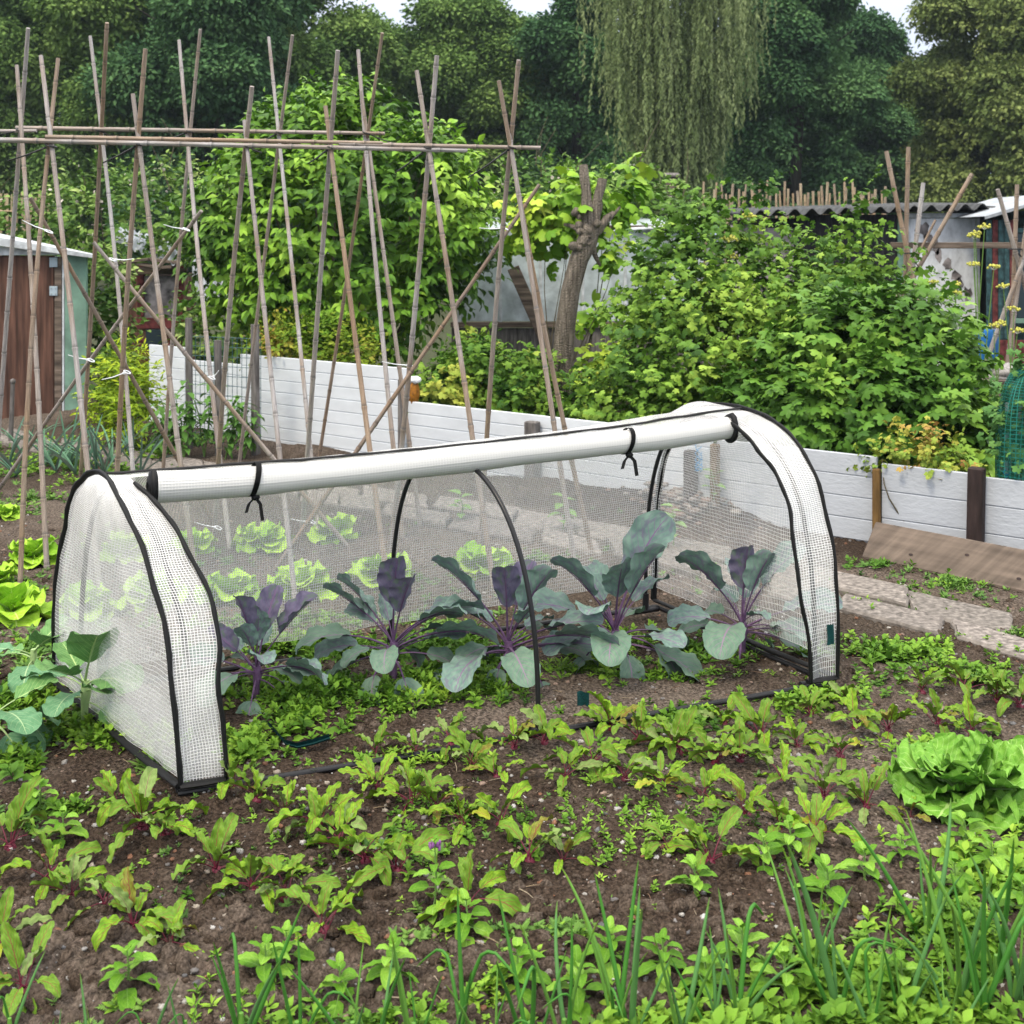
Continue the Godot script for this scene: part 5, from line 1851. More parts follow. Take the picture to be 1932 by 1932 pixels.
func tunnel() -> void:
	FL = G(335, 1487, 0.06); FR = G(1574, 1280, 0.06); BL = G(108, 1298, 0.06); BR = G(1238, 1138, 0.06)
	var lift := 0.07
	FL.y = lift; FR.y = lift; BL.y = lift; BR.y = lift
	var o := thing("tunnel_greenhouse", "low mesh covered tunnel with black edging, front rolled up over purple plants", "tunnel greenhouse", (FL + FR + BL + BR) / 4.0 * Vector3(1, 0, 1))
	var h := PI / 2.0
	# back cover, from the ridge down to the ground
	netting(o, "back_cover", func(u, v): var p := tun(u, lerpf(h * 0.93, PI - 0.04, v), 0.012); return p + crinkle(p), 262, 128, 60, 34, M.film)
	# front strips left and right of the opening
	netting(o, "front_strip", func(u, v): var p := tun(u * left_strip(v), lerpf(0.0, h * 0.97, v), 0.014); return p + crinkle(p, 1.3), 14, 140, 6, 40, M.film_thin, 0.0008)
	netting(o, "front_strip", func(u, v): var p := tun(1.0 - u * right_strip(v), lerpf(0.0, h * 0.97, v), 0.014); return p + crinkle(p, 1.3), 14, 140, 6, 40, M.film_thin, 0.0008)
	# ends
	for e in 2:
		var s := float(e)
		var fill := func(u: float, v: float) -> Vector3:
			var top := 1.0 - pow(1.0 - v, 1.25)
			var a := tun(s, top * h * 0.985 + 0.02, 0.012)
			var b := tun(s, PI - top * h * 0.985 - 0.02, 0.012)
			var p := a.lerp(b, u)
			var bulge := 0.035 * sin(u * PI) * sin(v * PI)
			return p + crinkle(p, 1.2) + (FL - FR).normalized() * (bulge if e == 0 else -bulge)
		netting(o, "end_panel", fill, 120, 104, 30, 30, M.film_thin, 0.00075)
		var arc := []
		for k in 49:
			arc.append(tun(s, lerpf(0.0, PI, k / 48.0), 0.016) + crinkle(tun(s, lerpf(0.0, PI, k / 48.0)), 0.8))
		band(o, "end_trim", arc, 0.0135, M.trim)
		band(o, "bottom_trim", [tun(s, 0.0, 0.01), tun(s, 0.0).lerp(tun(s, PI), 0.33) + Vector3(0, -0.006, 0), tun(s, 0.0).lerp(tun(s, PI), 0.66), tun(s, PI, 0.01)], 0.013, M.trim)
	# the edging of the opening
	var la := []
	var ra := []
	for k in 33:
		var v := k / 32.0
		var ph := lerpf(0.0, h * 0.86, v)
		la.append(tun(left_strip(v * 0.89) + 0.003, ph, 0.018) + crinkle(tun(0.06, ph), 1.3))
		ra.append(tun(1.0 - right_strip(v * 0.89) - 0.003, ph, 0.018) + crinkle(tun(0.94, ph), 1.3))
	band(o, "opening_trim", la, 0.0125, M.trim)
	band(o, "opening_trim", ra, 0.0125, M.trim)
	band(o, "bottom_trim", [tun(0.0, 0.0, 0.016), tun(0.03, 0.0, 0.018), tun(0.056, 0.0, 0.016)], 0.014, M.trim)
	band(o, "bottom_trim", [tun(0.944, 0.0, 0.016), tun(0.97, 0.0, 0.018), tun(1.0, 0.0, 0.016)], 0.014, M.trim)
	# ridge seam
	var ridge := []
	for k in 41:
		ridge.append(tun(lerpf(0.0, 1.0, k / 40.0), h * 0.99, 0.018) + crinkle(tun(k / 40.0, h), 1.0))
	band(o, "ridge_trim", ridge, 0.008, M.trim)
	# skirt of film tucked inside at the left end
	for k in 3:
		var rise: float = [0.24, 0.33, 0.43][k]
		var sk := Shape.new()
		sk.sheet(10, 22, func(i, j): var f: float = i * (rise + 0.03 * sin(j * 9.0 + k * 2.0)); var a := tun(0.006 + 0.002 * k, 0.01 + f, -0.004); var b := tun(0.006 + 0.002 * k, PI - 0.01 - f, -0.004); return a.lerp(b, j) + crinkle(a.lerp(b, j), 1.0))
		part(o, "inner_skirt", sk, M.film)
		sk = Shape.new()
		sk.sheet(12, 5, func(i, j): return tun(0.004 + j * 0.05, 0.01 + i * (rise + 0.1 + 0.03 * sin(j * 5.0 + k)), -0.002 - 0.002 * k))
		part(o, "inner_skirt", sk, M.film)
	# hoops and ground pipes
	for q in [0.028, 0.5, 0.972]:
		var pts := []
		for k in 41:
			pts.append(tun(q, lerpf(0.0, PI, k / 40.0), -0.022))
		var hp := Shape.new()
		hp.tube(pts, [0.0085], 10)
		part(o, "hoop", hp, M.pipe)
		for e in [0.0, PI]:
			var cs := Shape.new()
			var q0 := tun(q, e, -0.022)
			cs.tube([q0 + Vector3(0, -0.03, 0), q0 + Vector3(0, 0.045, 0)], [0.0135], 10)
			var ax := (FR - FL).normalized() if e == 0.0 else (BR - BL).normalized()
			cs.tube([q0 - ax * 0.06 + Vector3(0, -0.025, 0), q0 + ax * 0.06 + Vector3(0, -0.025, 0)], [0.0135], 10)
			part(o, "pipe_joint", cs, M.pipe)
	for q in [[FL, FR], [BL, BR], [FR, BR]]:
		var pp := Shape.new()
		pp.tube([q[0] + Vector3(0, -0.025, 0), q[0].lerp(q[1], 0.35) + Vector3(0, -0.03, 0), q[0].lerp(q[1], 0.7) + Vector3(0, -0.026, 0), q[1] + Vector3(0, -0.025, 0)], [0.0095], 10)
		part(o, "ground_pipe", pp, M.pipe)
	# the rolled front
	var rp := []
	var rr := []
	for k in 41:
		var u := lerpf(0.058, 0.928, k / 40.0)
		rp.append(tun(u, h * 0.87, 0.012) + Vector3(0, -0.012 - 0.006 * sin(u * 9.0), 0))
		rr.append(lerpf(0.046, 0.039, k / 40.0) * (1.0 + 0.05 * sin(u * 17.0) + 0.03 * sin(u * 41.0)))
	var rs := Shape.new()
	rs.tube(rp, rr, 22)
	var roll := part(o, "rolled_cover", rs, M.roll)
	var th := Shape.new()
	var ax2 := (FR - FL).normalized()
	var u1 := ax2.cross(Vector3.UP).normalized()
	var u2 := u1.cross(ax2).normalized()
	for k in 210:
		var f := k / 209.0 * 40.0
		var i := mini(int(f), 39)
		var c: Vector3 = rp[i].lerp(rp[i + 1], f - i)
		var r: float = lerpf(rr[i], rr[i + 1], f - i) + 0.0008
		var pts := []
		for a in 17:
			pts.append(c + (u1 * cos(TAU * a / 16.0) + u2 * sin(TAU * a / 16.0)) * r * 1.012)
		th.ribbon(pts, [ax2 * 0.0013])
	for a in 34:
		var pts := []
		var dirv := u1 * cos(TAU * a / 34.0) + u2 * sin(TAU * a / 34.0)
		for i in 41:
			pts.append(rp[i] + dirv * (rr[i] + 0.001) * 1.01)
		th.ribbon(pts, [dirv.cross(ax2) * 0.0013])
	tag(part(roll, "threads", th, M.roll_thread), "", "", "", "stuff")
	# the black edge wound into the roll's ends
	for e in 2:
		var c: Vector3 = rp[0] - ax2 * 0.012 if e == 0 else rp[40] + ax2 * 0.006
		var pts := []
		for k in 46:
			var a := k * 0.42 + 1.2
			var r := lerpf(0.014, 0.054, k / 45.0)
			pts.append(c + (u1 * cos(a) * 0.85 + u2 * sin(a)) * r - ax2 * (0.01 * (1.0 - k / 45.0)) * (1 if e == 0 else -1))
		band(o, "roll_edge", pts, 0.0105, M.trim, 1.0)
	# straps
	for q in [0.185, 0.75]:
		var c := tun(q, h * 0.87, 0.012) + Vector3(0, -0.012, 0)
		var pts := []
		for k in 21:
			var a := TAU * k / 20.0
			pts.append(c + (u1 * cos(a) + u2 * sin(a)) * lerpf(0.056, 0.044, q) + ax2 * (0.012 * sin(a)))
		var ss := Shape.new()
		ss.ribbon(pts, [ax2 * 0.009])
		ss.ribbon(pts, [ax2 * 0.009])
		var kn := c - u2 * lerpf(0.054, 0.044, q) - u1 * 0.02 * (1 if u1.z < 0 else -1)
		ss.lump(kn, Vector3(0.014, 0.012, 0.012), q, nz, 6, 8, Color.WHITE, 0.4)
		for t in [-1.0, 1.0]:
			ss.ribbon([kn, kn + Vector3(0.018 * t, -0.02, 0.01), kn + Vector3(0.026 * t, -0.06 - 0.012 * t, 0.012)], [Vector3(0.006, 0.002, 0.003)])
		part(o, "strap", ss, M.trim)
	# slack fold of mesh standing up at the right end of the ridge
	netting(o, "ridge_fold", func(u, v): var p := tun(lerpf(0.93, 1.0, u), lerpf(h * 0.97, h * 1.2, v), 0.012 + 0.028 * sin(u * PI) * sin(v * PI)); return p + crinkle(p, 1.2), 20, 22, 14, 10, M.film_thin, 0.0008)
	# scraps of green shade cloth
	var g := G(560, 1435)
	var sc := Shape.new()
	var line := [G(505, 1402), G(522, 1420), G(538, 1438), G(560, 1444), G(590, 1436), G(622, 1425)]
	var pts2 := []
	for p in line:
		pts2.append(Vector3(p.x, gh(p.x, p.z) + 0.028, p.z))
	sc.ribbon(pts2, [Vector3(0.0, 0.014, 0.012)])
	sc.ribbon(pts2, [Vector3(0.004, 0.002, 0.016)])
	single("shade_cloth", sc, M.shade_cloth, "crumpled dark green cloth strip lying along the tunnel's front pipe", "cloth")
	sc = Shape.new()
	var c2 := G(1100, 1350)
	sc.sheet(5, 4, func(i, j): return Vector3(c2.x - 0.02 + 0.04 * j, 0.02 + 0.06 * i, c2.z + 0.012 * sin(j * 6.0 + i * 3.0)))
	single("shade_cloth", sc, M.shade_cloth, "small dark green cloth scrap on the front pipe right of the middle hoop", "cloth")
	sc = Shape.new()
	var c3 := tun(0.975, 0.1, 0.03)
	sc.sheet(5, 4, func(i, j): return c3 + ax2 * (0.03 * j) + Vector3(0, -0.05 + 0.07 * i, 0.004 * sin(j * 7.0 + i * 4.0)))
	single("shade_cloth", sc, M.shade_cloth, "dark green cloth scrap on the bottom corner of the tunnel's right strip", "cloth")

# ---------------------------------------------------------------- kohlrabi and cabbage
func kohl(label: String, at: Vector3, size: float, leaves: Array, meshes: Array, stem_h: float, stem_m: Material, called: String, category: String, group: String) -> void:
	var o := thing(called, label, category, at, group)
	var s := Shape.new()
	s.tube([Vector3(0, -0.03, 0), Vector3(0, stem_h * 0.4, 0.002), Vector3(0.004, stem_h * 0.75, 0), Vector3(0.002, stem_h, 0)], [0.011 * size, 0.012 * size, 0.018 * size, 0.013 * size], 10)
	part(o, "stem", s, stem_m, true)
	if called == "kohlrabi_plant":
		for k in 7:
			leaves.append([k * 2.4 + at.x * 9.0, 0.35 + 0.3 * (k % 4), rng.randf_range(0.55, 0.85), [3, 2, 4, 0][k % 4]])
		for k in 3:
			leaves.append([-1.2 + 1.15 * k + rng.randfn() * 0.3, 0.42 + 0.16 * (k % 2), rng.randf_range(0.8, 1.1), [4, 2, 0][k]])
	for q in leaves:
		# azimuth (0 = towards the viewer, positive = right), elevation, size, kind
		put(o, "leaf", meshes[int(q[3])], leaf_at(q[0] + rng.randfn() * 0.18, q[1] + rng.randfn() * 0.10, q[2] * size * rng.randf_range(0.88, 1.16), Vector3(0, stem_h * (0.55 + 0.4 * clampf(q[1], 0.0, 1.0)), 0), (q[4] if q.size() > 4 else 0.0) + rng.randfn() * 0.25))

func tunnel_plants() -> void:
	var ta := leaf_tex(Color(0.115, 0.195, 0.165), Color(0.185, 0.285, 0.225), Color(0.20, 0.11, 0.22), 8, 0.075, 0.055, 41, Color(0.12, 0.08, 0.16), 0.5)
	var tb := leaf_tex(Color(0.092, 0.088, 0.142), Color(0.165, 0.15, 0.215), Color(0.20, 0.11, 0.21), 8, 0.085, 0.055, 42, Color(0.11, 0.165, 0.115), 0.75)
	var tc := leaf_tex(Color(0.09, 0.165, 0.115), Color(0.14, 0.225, 0.155), Color(0.23, 0.15, 0.23), 9, 0.07, 0.06, 43)
	var mk := func(t: Texture2D) -> StandardMaterial3D:
		var m := leafy(Color.WHITE, 0.5, 0.3, t)
		m.vertex_color_use_as_albedo = false
		return m
	var ma: Material = mk.call(ta)
	var mb: Material = mk.call(tb)
	var mc: Material = mk.call(tc)
	var p := {"len": 0.178, "width": 0.120, "peak": 0.52, "k": 0.85, "stalk": 0.135, "stalk_r": 0.0040, "fold": 0.22, "ruffle": 0.05, "waves": 3.0, "teeth": 0.07, "n_teeth": 12.0, "rows": 20, "cols": 9, "puff": 0.006}
	var kinds := []
	for q in [[ma, 0.45, 0.25, 0.10, 0.3], [mb, 0.35, 0.15, 0.06, 0.6], [mc, 1.0, 0.5, 0.05, 0.25], [mc, 1.7, 1.0, 0.06, 0.2], [ma, 0.9, 0.35, 0.09, 0.3], [mb, 0.6, 0.3, 0.10, 0.45], [ma, 0.3, 0.1, 0.06, 0.45]]:
		var d := p.duplicate()
		d.bend = q[1]; d.stalk_bend = q[2]; d.twist = 0.9; d.fold = q[4]; d.ruffle = 0.05
		kinds.append(leaf_mesh(d, 60 + kinds.size(), q[0], M.kohl_stalk))
	var grp := "purple kohlrabi plants under the tunnel"
	# azimuth: 0 faces the camera, +pi/2 right
	kohl("leftmost purple kohlrabi beside the tunnel's left strip", on_ground(G(484, 1338)), 0.92, [[-0.6, 1.35, 0.85, 1], [0.3, 1.45, 0.8, 6], [2.2, 1.3, 0.9, 1], [1.5, 1.0, 0.95, 1, 0.3], [-1.6, 0.85, 0.8, 1, -0.3], [1.4, 0.55, 0.95, 4], [-1.2, 0.5, 0.8, 2], [1.2, 0.15, 1.0, 3], [0.2, 0.1, 0.9, 3], [-2.4, 0.6, 0.9, 4]], kinds, 0.11, M.kohl_stalk, "kohlrabi_plant", "kohlrabi", grp)
	kohl("second purple kohlrabi from the left, two dark upright leaves at centre", on_ground(G(742, 1305)), 1.08, [[-0.3, 1.4, 0.9, 1], [0.5, 1.38, 0.85, 1], [-1.7, 1.05, 1.0, 0], [1.6, 0.95, 0.95, 4], [-1.5, 0.62, 1.05, 2], [1.4, 0.6, 1.1, 4], [-0.9, 0.12, 1.0, 3], [0.6, 0.05, 0.85, 3], [1.2, 0.3, 0.9, 2], [-2.3, 0.9, 1.0, 0], [2.5, 0.7, 0.9, 4], [-1.3, 0.3, 0.95, 2]], kinds, 0.14, M.kohl_stalk, "kohlrabi_plant", "kohlrabi", grp)
	kohl("middle purple kohlrabi just left of the middle hoop's front leg", on_ground(G(958, 1290)), 1.08, [[-0.2, 1.42, 0.92, 1], [0.6, 1.35, 0.9, 6], [2.6, 1.3, 0.95, 1], [-1.65, 1.12, 1.1, 0], [1.55, 0.75, 1.05, 0], [1.3, 0.5, 1.15, 4], [-1.3, 0.28, 1.0, 2], [0.9, 0.22, 1.2, 3], [-0.15, 0.08, 0.95, 3], [1.9, 0.3, 1.05, 2], [-2.4, 0.6, 0.95, 4]], kinds, 0.13, M.kohl_stalk, "kohlrabi_plant", "kohlrabi", grp)
	kohl("fourth purple kohlrabi, broad leaves standing right of the middle hoop", on_ground(G(1160, 1268)), 1.12, [[0.05, 1.38, 1.08, 0], [0.9, 1.3, 1.15, 6], [-1.2, 1.28, 1.02, 0], [1.9, 1.25, 1.2, 0], [-2.5, 1.2, 1.0, 4], [-1.45, 0.6, 1.1, 4], [1.4, 0.4, 1.05, 3], [1.2, 0.1, 1.1, 2], [-1.4, 0.25, 1.0, 3], [2.3, 0.5, 1.0, 2]], kinds, 0.13, M.kohl_stalk, "kohlrabi_plant", "kohlrabi", grp)
	kohl("rightmost purple kohlrabi with one big leaf leaning left", on_ground(G(1400, 1248)), 1.12, [[-1.5, 1.0, 1.25, 0], [-0.2, 1.42, 0.95, 1], [0.9, 1.25, 0.98, 6], [1.9, 1.2, 0.95, 0], [1.4, 0.6, 1.0, 0], [-0.3, 0.0, 0.95, 3], [-1.6, 0.3, 1.0, 2], [1.9, 0.35, 0.9, 2], [2.6, 0.8, 1.0, 4]], kinds, 0.12, M.kohl_stalk, "kohlrabi_plant", "kohlrabi", grp)
	# green cabbages left of the tunnel
	var tg := leaf_tex(Color(0.075, 0.18, 0.060), Color(0.115, 0.24, 0.085), Color(0.38, 0.50, 0.22), 8, 0.08, 0.05, 44)
	var th := leaf_tex(Color(0.075, 0.19, 0.095), Color(0.12, 0.25, 0.135), Color(0.32, 0.44, 0.25), 8, 0.08, 0.05, 45)
	var mg: Material = mk.call(tg)
	var mh: Material = mk.call(th)
	var gk := []
	for q in [[mg, 0.3, 0.25, 0.35], [mh, 0.9, 0.4, 0.2], [mg, 0.8, 0.5, 0.25], [mh, 1.3, 0.7, 0.1]]:
		var d := p.duplicate()
		d.width = 0.15; d.bend = q[1]; d.stalk_bend = q[2]; d.stalk = 0.09; d.fold = q[3]; d.ruffle = 0.05; d.puff = 0.01; d.teeth = 0.05
		gk.append(leaf_mesh(d, 80 + gk.size(), q[0], M.pale_stalk))
	grp = "green cabbages left of the tunnel"
	kohl("green cabbage with leaves lying against the tunnel's left end", on_ground(G(160, 1392)), 0.95, [[0.66, 1.12, 1.1, 0], [0.70, 0.78, 1.15, 2], [0.62, 0.5, 0.8, 0], [-0.3, 0.95, 0.9, 0], [-1.5, 0.75, 0.9, 1], [-0.4, 0.45, 0.8, 1], [-2.2, 0.9, 0.8, 0], [1.0, 0.0, 0.8, 2], [-1.2, 0.2, 0.9, 3]], gk, 0.15, M.pale_stalk, "cabbage_plant", "cabbage", grp)
	kohl("grey green cabbage cut off by the left edge", on_ground(G(-10, 1425)), 0.78, [[0.9, 0.7, 1.0, 1], [1.4, 0.45, 1.0, 3], [0.4, 0.5, 0.9, 1], [-0.5, 0.6, 1.0, 3], [0.9, 0.15, 1.0, 3], [2.2, 0.8, 1.0, 0], [-1.6, 0.6, 1.0, 1], [0.1, 1.2, 0.8, 0], [1.8, 0.3, 0.95, 1]], gk, 0.12, M.pale_stalk, "cabbage_plant", "cabbage", grp)
	kohl("second green cabbage behind the one at the left edge", on_ground(G(62, 1318)), 0.72, [[0.9, 0.8, 1.0, 0], [-0.9, 0.7, 1.0, 1], [1.6, 0.5, 0.9, 2], [0.2, 0.4, 0.9, 1], [2.6, 0.9, 0.9, 0], [-1.8, 0.5, 1.0, 2]], gk, 0.14, M.pale_stalk, "cabbage_plant", "cabbage", grp)

# ---------------------------------------------------------------- beetroot
func beetroots() -> void:
	var veins := Color(0.16, 0.025, 0.035)
	var texs := [
		leaf_tex(Color(0.085, 0.200, 0.020), Color(0.19, 0.340, 0.036), veins, 7, 0.085, 0.09, 51),
		leaf_tex(Color(0.075, 0.17, 0.022), Color(0.13, 0.25, 0.035), veins, 7, 0.075, 0.07, 52),
		leaf_tex(Color(0.11, 0.15, 0.025), Color(0.19, 0.22, 0.04), veins, 7, 0.10, 0.12, 53, Color(0.13, 0.05, 0.03), 0.5),
		leaf_tex(Color(0.12, 0.20, 0.055), Color(0.19, 0.28, 0.09), Color(0.17, 0.06, 0.08), 8, 0.06, 0.05, 54),
		leaf_tex(Color(0.19, 0.27, 0.03), Color(0.29, 0.33, 0.05), Color(0.24, 0.05, 0.04), 7, 0.075, 0.08, 55)]
	var bm := []
	for t in texs:
		var m := leafy(Color.WHITE, 0.38, 0.45, t)
		m.vertex_color_use_as_albedo = false
		bm.append(m)
	var meshes := []
	for k in 16:
		meshes.append(leaf_mesh({"len": 0.118, "width": [0.048, 0.043, 0.054, 0.038][k % 4], "peak": [0.42, 0.5, 0.38, 0.45][k % 4], "k": 0.95, "stalk": [0.055, 0.07, 0.045, 0.06][k / 4], "stalk_r": 0.0022, "stalk_bend": [0.1, 0.5, 0.3, 0.8][k / 4], "bend": [0.5, 1.2, 0.8, 1.8][(k + k / 4) % 4], "fold": [0.45, 0.25, 0.6, 0.3][k % 4], "ruffle": 0.12, "waves": 3.1, "teeth": 0.09, "n_teeth": 9.0, "rows": 17, "cols": 9, "twist": 1.0, "puff": 0.02}, 500 + k, bm[0], M.beet_stalk))
	# x, y of the foot, size, leaves, look (0 lime, 1 darker, 2 reddish, 3 dull, 4 yellowing)
	var list := [
		[228, 1545, 1.0, 8, 0], [269, 1585, 1.25, 9, 0], [313, 1602, 1.1, 9, 0], [20, 1615, 1.3, 9, 1], [91, 1676, 1.0, 9, 0], [134, 1706, 0.9, 8, 3], [198, 1730, 0.9, 8, 1], [249, 1773, 1.2, 10, 2], [410, 1666, 1.15, 9, 3], [477, 1706, 1.15, 10, 0], [538, 1716, 1.0, 9, 1], [44, 1878, 1.05, 8, 1], [323, 1807, 0.75, 7, 0], [534, 1569, 0.9, 7, 0], [600, 1590, 1.15, 9, 0], [640, 1612, 1.15, 9, 0], [440, 1521, 0.95, 7, 2], [484, 1538, 0.95, 8, 0], [612, 1780, 1.2, 10, 0], [3, 1804, 1.0, 8, 1],
		[712, 1518, 1.0, 9, 0], [776, 1542, 1.15, 9, 0], [823, 1558, 1.0, 8, 2], [937, 1485, 0.9, 7, 0], [873, 1578, 0.95, 8, 4], [944, 1582, 1.1, 5, 2], [692, 1649, 1.2, 10, 0], [749, 1669, 1.15, 9, 1], [883, 1736, 1.2, 9, 0], [998, 1649, 1.15, 9, 0], [1061, 1652, 0.7, 6, 2], [1115, 1468, 1.15, 9, 0], [1068, 1491, 0.95, 7, 3], [1179, 1494, 1.0, 8, 4], [1250, 1511, 1.1, 9, 0], [1273, 1434, 1.25, 10, 1], [1256, 1629, 0.75, 6, 4], [971, 1434, 1.1, 9, 0], [890, 1471, 1.0, 8, 1], [783, 1444, 0.9, 7, 1], [709, 1447, 0.8, 7, 1], [850, 1427, 1.0, 8, 1], [1028, 1424, 1.1, 9, 0], [1155, 1395, 1.15, 10, 0], [1205, 1410, 1.1, 9, 1],
		[1367, 1380, 1.05, 8, 0], [1438, 1407, 1.15, 9, 0], [1532, 1364, 1.05, 8, 1], [1612, 1388, 1.05, 9, 0], [1676, 1394, 1.1, 9, 0], [1770, 1376, 1.15, 9, 4], [1821, 1317, 1.15, 9, 1], [1834, 1400, 1.0, 8, 0], [1881, 1333, 1.1, 9, 1], [1925, 1345, 1.2, 9, 1], [1350, 1458, 1.15, 9, 1], [1397, 1455, 1.15, 10, 0], [1585, 1444, 1.1, 8, 1], [1505, 1424, 0.95, 7, 0], [1478, 1491, 0.95, 8, 0], [1558, 1528, 1.2, 9, 1], [1632, 1548, 1.15, 8, 1], [1411, 1562, 1.1, 9, 4], [1327, 1525, 0.95, 7, 4], [1471, 1589, 0.95, 7, 4], [1535, 1602, 1.2, 9, 0], [1340, 1656, 1.15, 9, 0], [1286, 1436, 1.2, 9, 0], [1716, 1572, 0.6, 5, 2], [1740, 1320, 1.0, 8, 0], [1600, 1345, 0.9, 8, 1]]
	var row_of := func(q: Array) -> int:
		return 0 if q[1] > 1750 else 1 if q[1] > 1640 else 2 if q[1] > 1556 else 3 if q[1] > 1470 else 4
	var rows := ["front", "second", "third", "fourth", "backmost"]
	var looks := ["lime green red veined leaves", "darker green leaves", "bronze red leaves", "dull grey green leaves", "yellowing leaves"]
	var nth := ["first", "second", "third", "fourth", "fifth", "sixth", "seventh", "eighth", "ninth", "tenth", "eleventh", "twelfth", "thirteenth", "fourteenth", "fifteenth", "sixteenth", "seventeenth", "eighteenth", "nineteenth", "twentieth"]
	list.sort_custom(func(a, b): return a[0] < b[0])
	var count := {}
	for q in list:
		var r: int = row_of.call(q)
		var key := "%d_%d" % [r, q[4]]
		count[key] = count.get(key, -1) + 1
		var at := on_ground(G(q[0], q[1]))
		var kid: bool = q[2] < 0.8
		var o := thing("beetroot_plant", "%sbeetroot with %s, %s such from left, %s row" % ["small " if kid else "", looks[q[4]], nth[count[key]], rows[r]], "beetroot", at, "beetroot plants in the front bed")
		var n: int = q[3]
		var a0 := rng.randf() * TAU
		for k in n:
			var u := (k + 0.5) / n
			var az := a0 + k * 2.39996 + rng.randfn() * 0.2
			var el := lerpf(0.5, 1.43, pow(u, 0.8)) + rng.randfn() * 0.15
			var look: int = q[4]
			var dice := rng.randf()
			if dice < 0.36:
				look = 1
			elif dice < 0.44:
				look = 3
			elif dice < 0.46 and u < 0.4:
				look = 4
			elif dice < 0.49:
				look = 2
			elif look >= 2 and dice > 0.68:
				look = 0
			var i := put(o, "leaf", meshes[rng.randi() % 16], leaf_at(az, el, q[2] * rng.randf_range(0.78, 1.15) * lerpf(1.05, 0.85, u) * 0.74, Vector3(rng.randfn() * 0.005, 0.004, rng.randfn() * 0.005), rng.randfn() * 0.25))
			if look != 0:
				i.set_surface_override_material(0, bm[look])
		if not kid:
			var s := Shape.new()
			s.lump(Vector3(0, -0.004, 0), Vector3(0.014, 0.012, 0.014) * q[2], q[0], nz, 5, 8, Color.WHITE, 0.15)
			part(o, "root_top", s, M.beet_stalk, true)

func big_lettuce() -> void:
	var t := leaf_tex(Color(0.085, 0.215, 0.030), Color(0.15, 0.31, 0.052), Color(0.32, 0.48, 0.17), 9, 0.11, 0.06, 61)
	var m := leafy(Color.WHITE, 0.42, 0.3, t)
	m.vertex_color_use_as_albedo = false
	var ms := []
	for k in 8:
		ms.append(leaf_mesh({"len": 0.21, "width": 0.22, "peak": 0.66, "k": 0.7, "stalk": 0.01, "stalk_r": 0.008, "bend": [0.5, 1.0, 1.5, 0.2][k % 4], "ruffle": 0.06, "waves": 6.0, "fold": 0.35, "cup": -0.05, "puff": 0.02, "cols": 23, "rows": 34, "teeth": 0.02, "n_teeth": 13.0, "twist": 0.4}, 620 + k, m, M.pale_stalk))
	lettuce("big frilly green lettuce at the right end of the beetroot bed", on_ground(G(1818, 1528)), 1.0, 26, ms, "", "frilly_lettuce")
	lettuce("frilly green lettuce cut off by the right edge behind the big one", on_ground(G(1945, 1515)), 0.8, 18, ms, "", "frilly_lettuce")

